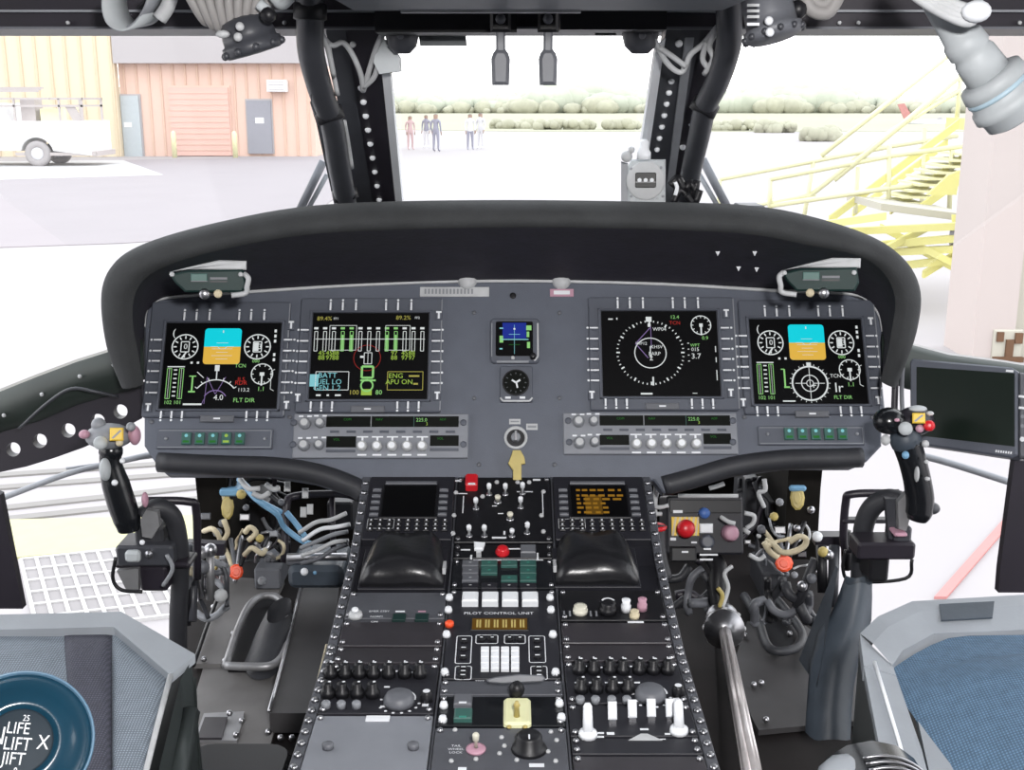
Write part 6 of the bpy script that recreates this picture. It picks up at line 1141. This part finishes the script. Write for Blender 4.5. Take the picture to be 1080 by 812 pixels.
# far field: trees, bushes
def blobs(q, x0, x1, y0, y1, Y, n, m_, hmin, hmax, kk=8):
    for i in range(n):
        x = x0+(x1-x0)*(i+R.random())/n; h = R.uniform(hmin, hmax); p = P(x, 112, Y+R.uniform(0, 8)); h *= .75+.35*math.sin(x*.013)**2
        q.sph((p.x, p.y, h*.42), h*.55, m_, kk, 6, (1.25*R.uniform(.9, 1.6), 1, 1))
q = MB(); blobs(q, -100, 1500, 0, 0, 200, 900, 'treeleaf', 2.0, 4.2, 6); blobs(q, 560, 1500, 0, 0, 205, 300, 'treeleaf', 2.6, 5.0, 6); blobs(q, -100, 1500, 0, 0, 197, 500, 'bush', 1.2, 2.8, 6); q.build('treeline', None, 'hazy grey-green line of trees along the far edge of the field', 'trees', None, 'stuff')
for x0, x1, yb in ((520, 558, 136), (566, 622, 137), (640, 672, 137), (752, 800, 138), (800, 835, 140), (850, 880, 149)):
    c = G((x0+x1)/2, yb); q = MB(); w = (x1-x0)/1200*c.y
    for k in range(26): q.sph((c.x+w*(k/25-.5), c.y+R.uniform(-.4, .4), R.uniform(.15, .5)), R.uniform(.2, .42), 'bush', 7, 5, (1.2, 1, 1))
    q.build('low_bush', None, {520: 'low olive bush strip just right of the two pale standing people', 566: 'longest low olive bush strip in the middle of the field', 640: 'short bush strip seen beside the compass post', 752: 'olive bush strip left of the yellow stairs', 800: 'small olive bush just behind the lowest yellow handrail', 850: 'reddish low bush between the yellow handrails'}[x0], 'bush', 'low bushes in the field')
# people
def person(px, yb, yt, top, leg, yaw, label, bend=0):
    b = G(px, yb); H = (yb-yt)/1200*b.y/.97; s_ = H/1.75
    q = lambda x, y, z: (x*s_, y*s_, z*s_)
    J = {'pel': (0, 0, .95), 'sp': (0, 0, 1.15), 'ch': (0, 0, 1.35), 'nk': (0, 0, 1.48), 'hd': (0, -.02, 1.60), 'tp': (0, -.02, 1.71)}
    E = [('pel', 'sp'), ('sp', 'ch'), ('ch', 'nk'), ('nk', 'hd'), ('hd', 'tp')]; RD = {'pel': .15, 'sp': .125, 'ch': .15, 'nk': .065, 'hd': .125, 'tp': .115}
    for s2, n_ in ((-1, 'l'), (1, 'r')):
        P_ = {'sh': (.19*s2, 0, 1.4), 'el': (.24*s2, .02, 1.13), 'wr': (.22*s2, -.08, .90), 'pm': (.22*s2, -.10, .83), 'hp': (.09*s2, 0, .88), 'kn': (.11*s2, -.01, .5), 'an': (.12*s2, .01, .09), 'to': (.13*s2, -.16, .03)}
        rd = {'sh': .062, 'el': .045, 'wr': .03, 'pm': .032, 'hp': .09, 'kn': .065, 'an': .045, 'to': .035}
        for k in P_: J[n_+k] = P_[k]; RD[n_+k] = rd[k]
        E += [('ch', n_+'sh'), (n_+'sh', n_+'el'), (n_+'el', n_+'wr'), (n_+'wr', n_+'pm'), ('pel', n_+'hp'), (n_+'hp', n_+'kn'), (n_+'kn', n_+'an'), (n_+'an', n_+'to')]
        for k in range(5):
            dx = (-.03+.015*k) if k < 4 else .0; L = (.085, .095, .09, .075, .05)[k]; nm = n_+'f%d' % k
            J[nm] = (.22*s2+dx*.8, -.10-(.02 if k < 4 else .05), .83-L*(1 if k < 4 else .4)); RD[nm] = .009; E.append((n_+'pm', nm))
    ks = list(J); me = bpy.data.meshes.new('p'); me.from_pydata([q(*J[k]) for k in ks], [(ks.index(a), ks.index(c)) for a, c in E], [])
    o = bpy.data.objects.new('p', me); COL.objects.link(o); md = o.modifiers.new('s', 'SKIN'); me.skin_vertices or me.attributes
    for i, k in enumerate(ks): me.skin_vertices[0].data[i].radius = (RD[k]*s_, RD[k]*s_*(.75 if k in ('pel', 'sp', 'ch') else 1))
    me.skin_vertices[0].data[0].use_root = True
    o.modifiers.new('u', 'SUBSURF').levels = 1
    dg = bpy.context.evaluated_depsgraph_get(); dg.update(); m2 = bpy.data.meshes.new_from_object(o.evaluated_get(dg)); bpy.data.objects.remove(o)
    for mm in (leg, top, 'skin', 'hair'): m2.materials.append(MT[mm])
    for p in m2.polygons:
        z = p.center.z/s_; x = abs(p.center.x/s_)
        p.material_index = 3 if z > 1.64 else 2 if z > 1.5 or (x > .17 and z < .92) else 1 if z > .93 else 0; p.use_smooth = True
    o = bpy.data.objects.new('person', m2); COL.objects.link(o); o.location = b; o.rotation_euler.z = yaw; tag(o, label, 'person', 'people standing on the apron')
    fm = MB(); hz = 1.6*s_
    for dx in (-.035, .035): fm.sph(b+V((dx*s_*math.cos(yaw)+.1*s_*math.sin(yaw), dx*s_*math.sin(yaw)-.1*s_*math.cos(yaw), hz)), .012*s_, 'hair', 6, 4)
    o['_w'] = tuple(b)
    return o
person(433, 158, 124, 'p_pink', 'p_pink', .4, 'person in faded reddish clothes standing nearest the dark windshield post')
person(450, 156, 123, 'p_grey', 'p_white', -.3, 'person in grey top and pale trousers between the reddish figure and the dark figure')
person(460, 160, 122, 'p_grey', 'p_grey', 2.8, 'tall person dressed all in dark grey')
person(496, 158, 122, 'p_white', 'p_grey', .2, 'person with white top and grey trousers standing apart from the others')
person(507, 157, 121, 'p_white', 'p_white', -.5, 'person dressed all in white at the end of the group')
# yellow maintenance stand
mt = thing('maintenance_stand', 'yellow wheeled maintenance stand with long sloping stairs and handrails beside the pale pillar', 'stairs', G(940, 300))
def bar(pts, r, m_='yell', name='handrail', k=0): q = MB(); q.tube([P(*p) for p in pts], r, m_, 6, k); q.build(name, mt)
Y1, Y2 = 13.5, 12.3
bar([(866, 164, Y1), (1000, 59, Y1)], .03, 'yellpale'); bar([(880, 190, Y1), (1011, 82, Y1), (1040, 60, Y1)], .03, 'yellpale'); bar([(897, 176, Y2), (1011, 82, Y2)], .03, 'yellpale'); bar([(850, 210, Y1), (940, 138, Y1), (1012, 95, Y1)], .03, 'yellpale')
bar([(759, 189, Y1), (941, 154, Y1), (1010, 143, Y1)], .028, 'yellpale'); bar([(812, 189, Y2), (941, 164, Y2), (1030, 152, Y2)], .028, 'yellpale')
bar([(812, 217, Y2), (941, 198, Y2), (1015, 190, Y2)], .028, 'yellpale'); bar([(760, 223, Y1), (860, 205, Y1)], .028, 'yellpale')
for a, b, Y in (((1014, 76), (1009, 126), Y1), ((812, 189), (812, 222), Y2), ((858, 170), (847, 235), Y1), ((938, 154), (937, 222), Y2), ((1004, 158), (1001, 225), Y2), ((905, 176), (902, 225), Y1), ((759, 189), (758, 222), Y1), ((975, 135), (972, 215), Y1), ((1030, 125), (1028, 235), Y2)): bar([(*a, Y), (*b, Y)], .026, 'yellpale', 'post')
for (a, b, Y) in (((875, 232), (1012, 130), Y2), ((940, 222), (1040, 150), Y2), ((968, 222), (1045, 168), Y2-.3), ((900, 225), (1000, 150), Y1)):
    A, B = P(*a, Y), P(*b, Y); q = MB(); q.slab([A+V((0, 0, -.045)), B+V((0, 0, -.045)), B+V((0, 0, .045)), A+V((0, 0, .045))], (0, .05, 0), 'yell'); q.build('stringer', mt)
for k in range(9):
    t_ = (k+.5)/9; A = P(955+t_*80, 218-t_*58, Y2-.25); q = MB(); q.box(A+V((-.16, -.0, -.012)), A+V((.16, .7, .012)), 'yellpale'); q.build('tread', mt)
A = P(929, 222, 11.4); B = P(1034, 236, 10.9); q = MB(); q.slab([A, B, B+V((0, 1.2, 0)), A+V((0, 1.2, 0))], (0, 0, .07), 'pillar2'); q.build('platform', mt, 'pale grey-green platform')
A = P(998, 124, Y1); B = P(1045, 138, Y1-1); q = MB(); q.box((A.x, B.y, B.z), (B.x, A.y, A.z), 'yell'); q.build('top_platform', mt)
for pts in (((860, 246), (1030, 238)), ((890, 262), (1030, 250)), ((905, 268), (1030, 262)), ((940, 282), (1028, 272)), ((930, 240), (1010, 280)), ((980, 240), (925, 268)), ((850, 240), (935, 228)), ((955, 255), (1020, 290)), ((975, 290), (1020, 262))):
    A, B = P(*pts[0], 11.3), P(*pts[1], 10.8); q = MB(); q.slab([A+V((0, 0, -.035)), B+V((0, 0, -.035)), B+V((0, 0, .035)), A+V((0, 0, .035))], (0, .07, 0), 'yell'); q.build('chassis_beam', mt)
A = P(1000, 190, 11.8); q = MB(); q.slab([A+V((-.2, 0, -.15)), A+V((.1, 0, -.15)), A+V((.12, 0, .1)), A+V((0, 0, .05))], (0, .05, 0), 'yell'); q.build('gusset', mt)
for x, y, r, Y in ((1011, 291, .12, 9.6), (1006, 248, .10, 11), (1019, 247, .1, 11.2)):
    c = P(x, y, Y); f3 = fr_axis(c, (1, -.6, 0), V((0, 0, 1))); q = MB(); q.lathe(f3, [(r*.5, -.03), (r, -.025), (r, .025), (r*.5, .03)], 'grey' if r > .11 else 'p_grey', 16); w = q.build('caster', mt)
    q = MB(); q.slab([c+V((-.03, -.06, 0)), c+V((.03, -.06, 0)), c+V((.05, -.04, r*2)), c+V((-.05, -.04, r*2))], (0, .02, 0), 'yell'); q.build('fork', w)
c = P(1012, 300, 9.7); gz = c.z
# distant light aircraft with red tail
at_ = thing('light_aircraft', 'faint pale light aircraft with a red tail fin beyond the yellow stairs', 'aircraft', G(960, 131)); Yd = G(960, 131).y; sc = Yd/1200
q = MB(); a, b = P(1050, 131, Yd), P(955, 129, Yd); q.tube([b, b*.7+a*.3, a], lambda t: sc*(1.2+5*t), 'p_white', 10, 4); q.build('fuselage', at_)
q = MB(); q.slab([P(956, 131, Yd), P(966, 129, Yd), P(954, 109, Yd), P(947, 110, Yd)], (0, .15, 0), 'redline'); q.build('tail_fin', at_, 'red tail fin')
q = MB(); q.slab([P(965, 128, Yd), P(1040, 124, Yd), P(1040, 126, Yd+2), P(965, 130, Yd+2)], (0, 0, .1), 'p_pink'); q.build('wing', at_)
for x in (990, 1030): q = MB(); q.lathe(fr_axis(V((P(x, 136, Yd).x, Yd, .3)), (0, -1, 0)), [(.3, -.1), (.3, .1)], 'tyre', 12); q.build('wheel', at_)
# pillar at the hangar door
pb = P(1025, 378, 8.8); q = MB(); x0 = pb.x; q.box((x0, 8.8, 0), (x0+.32, 9.4, 6), 'pillar'); q.box((x0+.32, 8.95, 0), (x0+2.2, 9.3, 6), 'pillar2')
q.build('wall_right', kind='structure')
q = MB(); p0 = P(1056, 190, 8.9); q.box((p0.x, 8.85, P(1056, 200, 8.9).z), (p0.x+1, 8.93, p0.z), 'fascia'); q.build('trim_1', kind='structure')
t = thing('junction_box', 'rusty brown open junction box low on the pale wall', 'box', P(1062, 386, 8.8)); f3 = F(P(1062, 366, 8.78), (1, 0, 0), (0, 0, 1)); r = f3.pr(1047, 348, 1078, 384)
q = MB(); q.rect(f3, r, -.14, 0, 'pillar2', .01); q.build('casing', t); q = MB(); q.rect(f3, f3.pr(1051, 350, 1058, 360), 0, .02, 'brown'); q.rect(f3, f3.pr(1060, 358, 1068, 376), 0, .02, 'brown'); q.rect(f3, f3.pr(1070, 351, 1078, 362), 0, .02, 'brown'); q.rect(f3, f3.pr(1046, 376, 1078, 383), 0, .03, 'brown'); q.build('rusty_fitting', t)
# ---------------------------------------------------------------- camera and light
cd = bpy.data.cameras.new('cam'); cam = bpy.data.objects.new('camera', cd); COL.objects.link(cam); cam.location = CAM; cam.rotation_euler = (PI/2-TL, 0, 0)
cd.sensor_fit = 'HORIZONTAL'; cd.sensor_width = 36; cd.lens = 36*FP/1080; cd.clip_start = .02; cd.clip_end = 2000
bpy.context.scene.camera = cam
def area(name, loc, rot, size, power, col=(1, 1, 1)):
    l = bpy.data.lights.new(name, 'AREA'); l.shape = 'RECTANGLE'; l.size, l.size_y = size; l.energy = power; l.color = col
    o = bpy.data.objects.new(name, l); COL.objects.link(o); o.location = loc; o.rotation_euler = rot; return o
area('camera_flash', (.16, -.05, 2.19), (PI/2-math.radians(18), 0, 0), (.12, .08), 34, (1, .98, .97))
sc_ = bpy.context.scene; sc_.view_settings.view_transform = 'Standard'; sc_.view_settings.look = 'None'; sc_.view_settings.exposure = 0; sc_.view_settings.gamma = 1; sc_.view_settings.use_curve_mapping = False
sc_.cycles.max_bounces = 8; sc_.cycles.transparent_max_bounces = 12; sc_.cycles.use_denoising = True
sc_.cycles.sample_clamp_indirect = 6
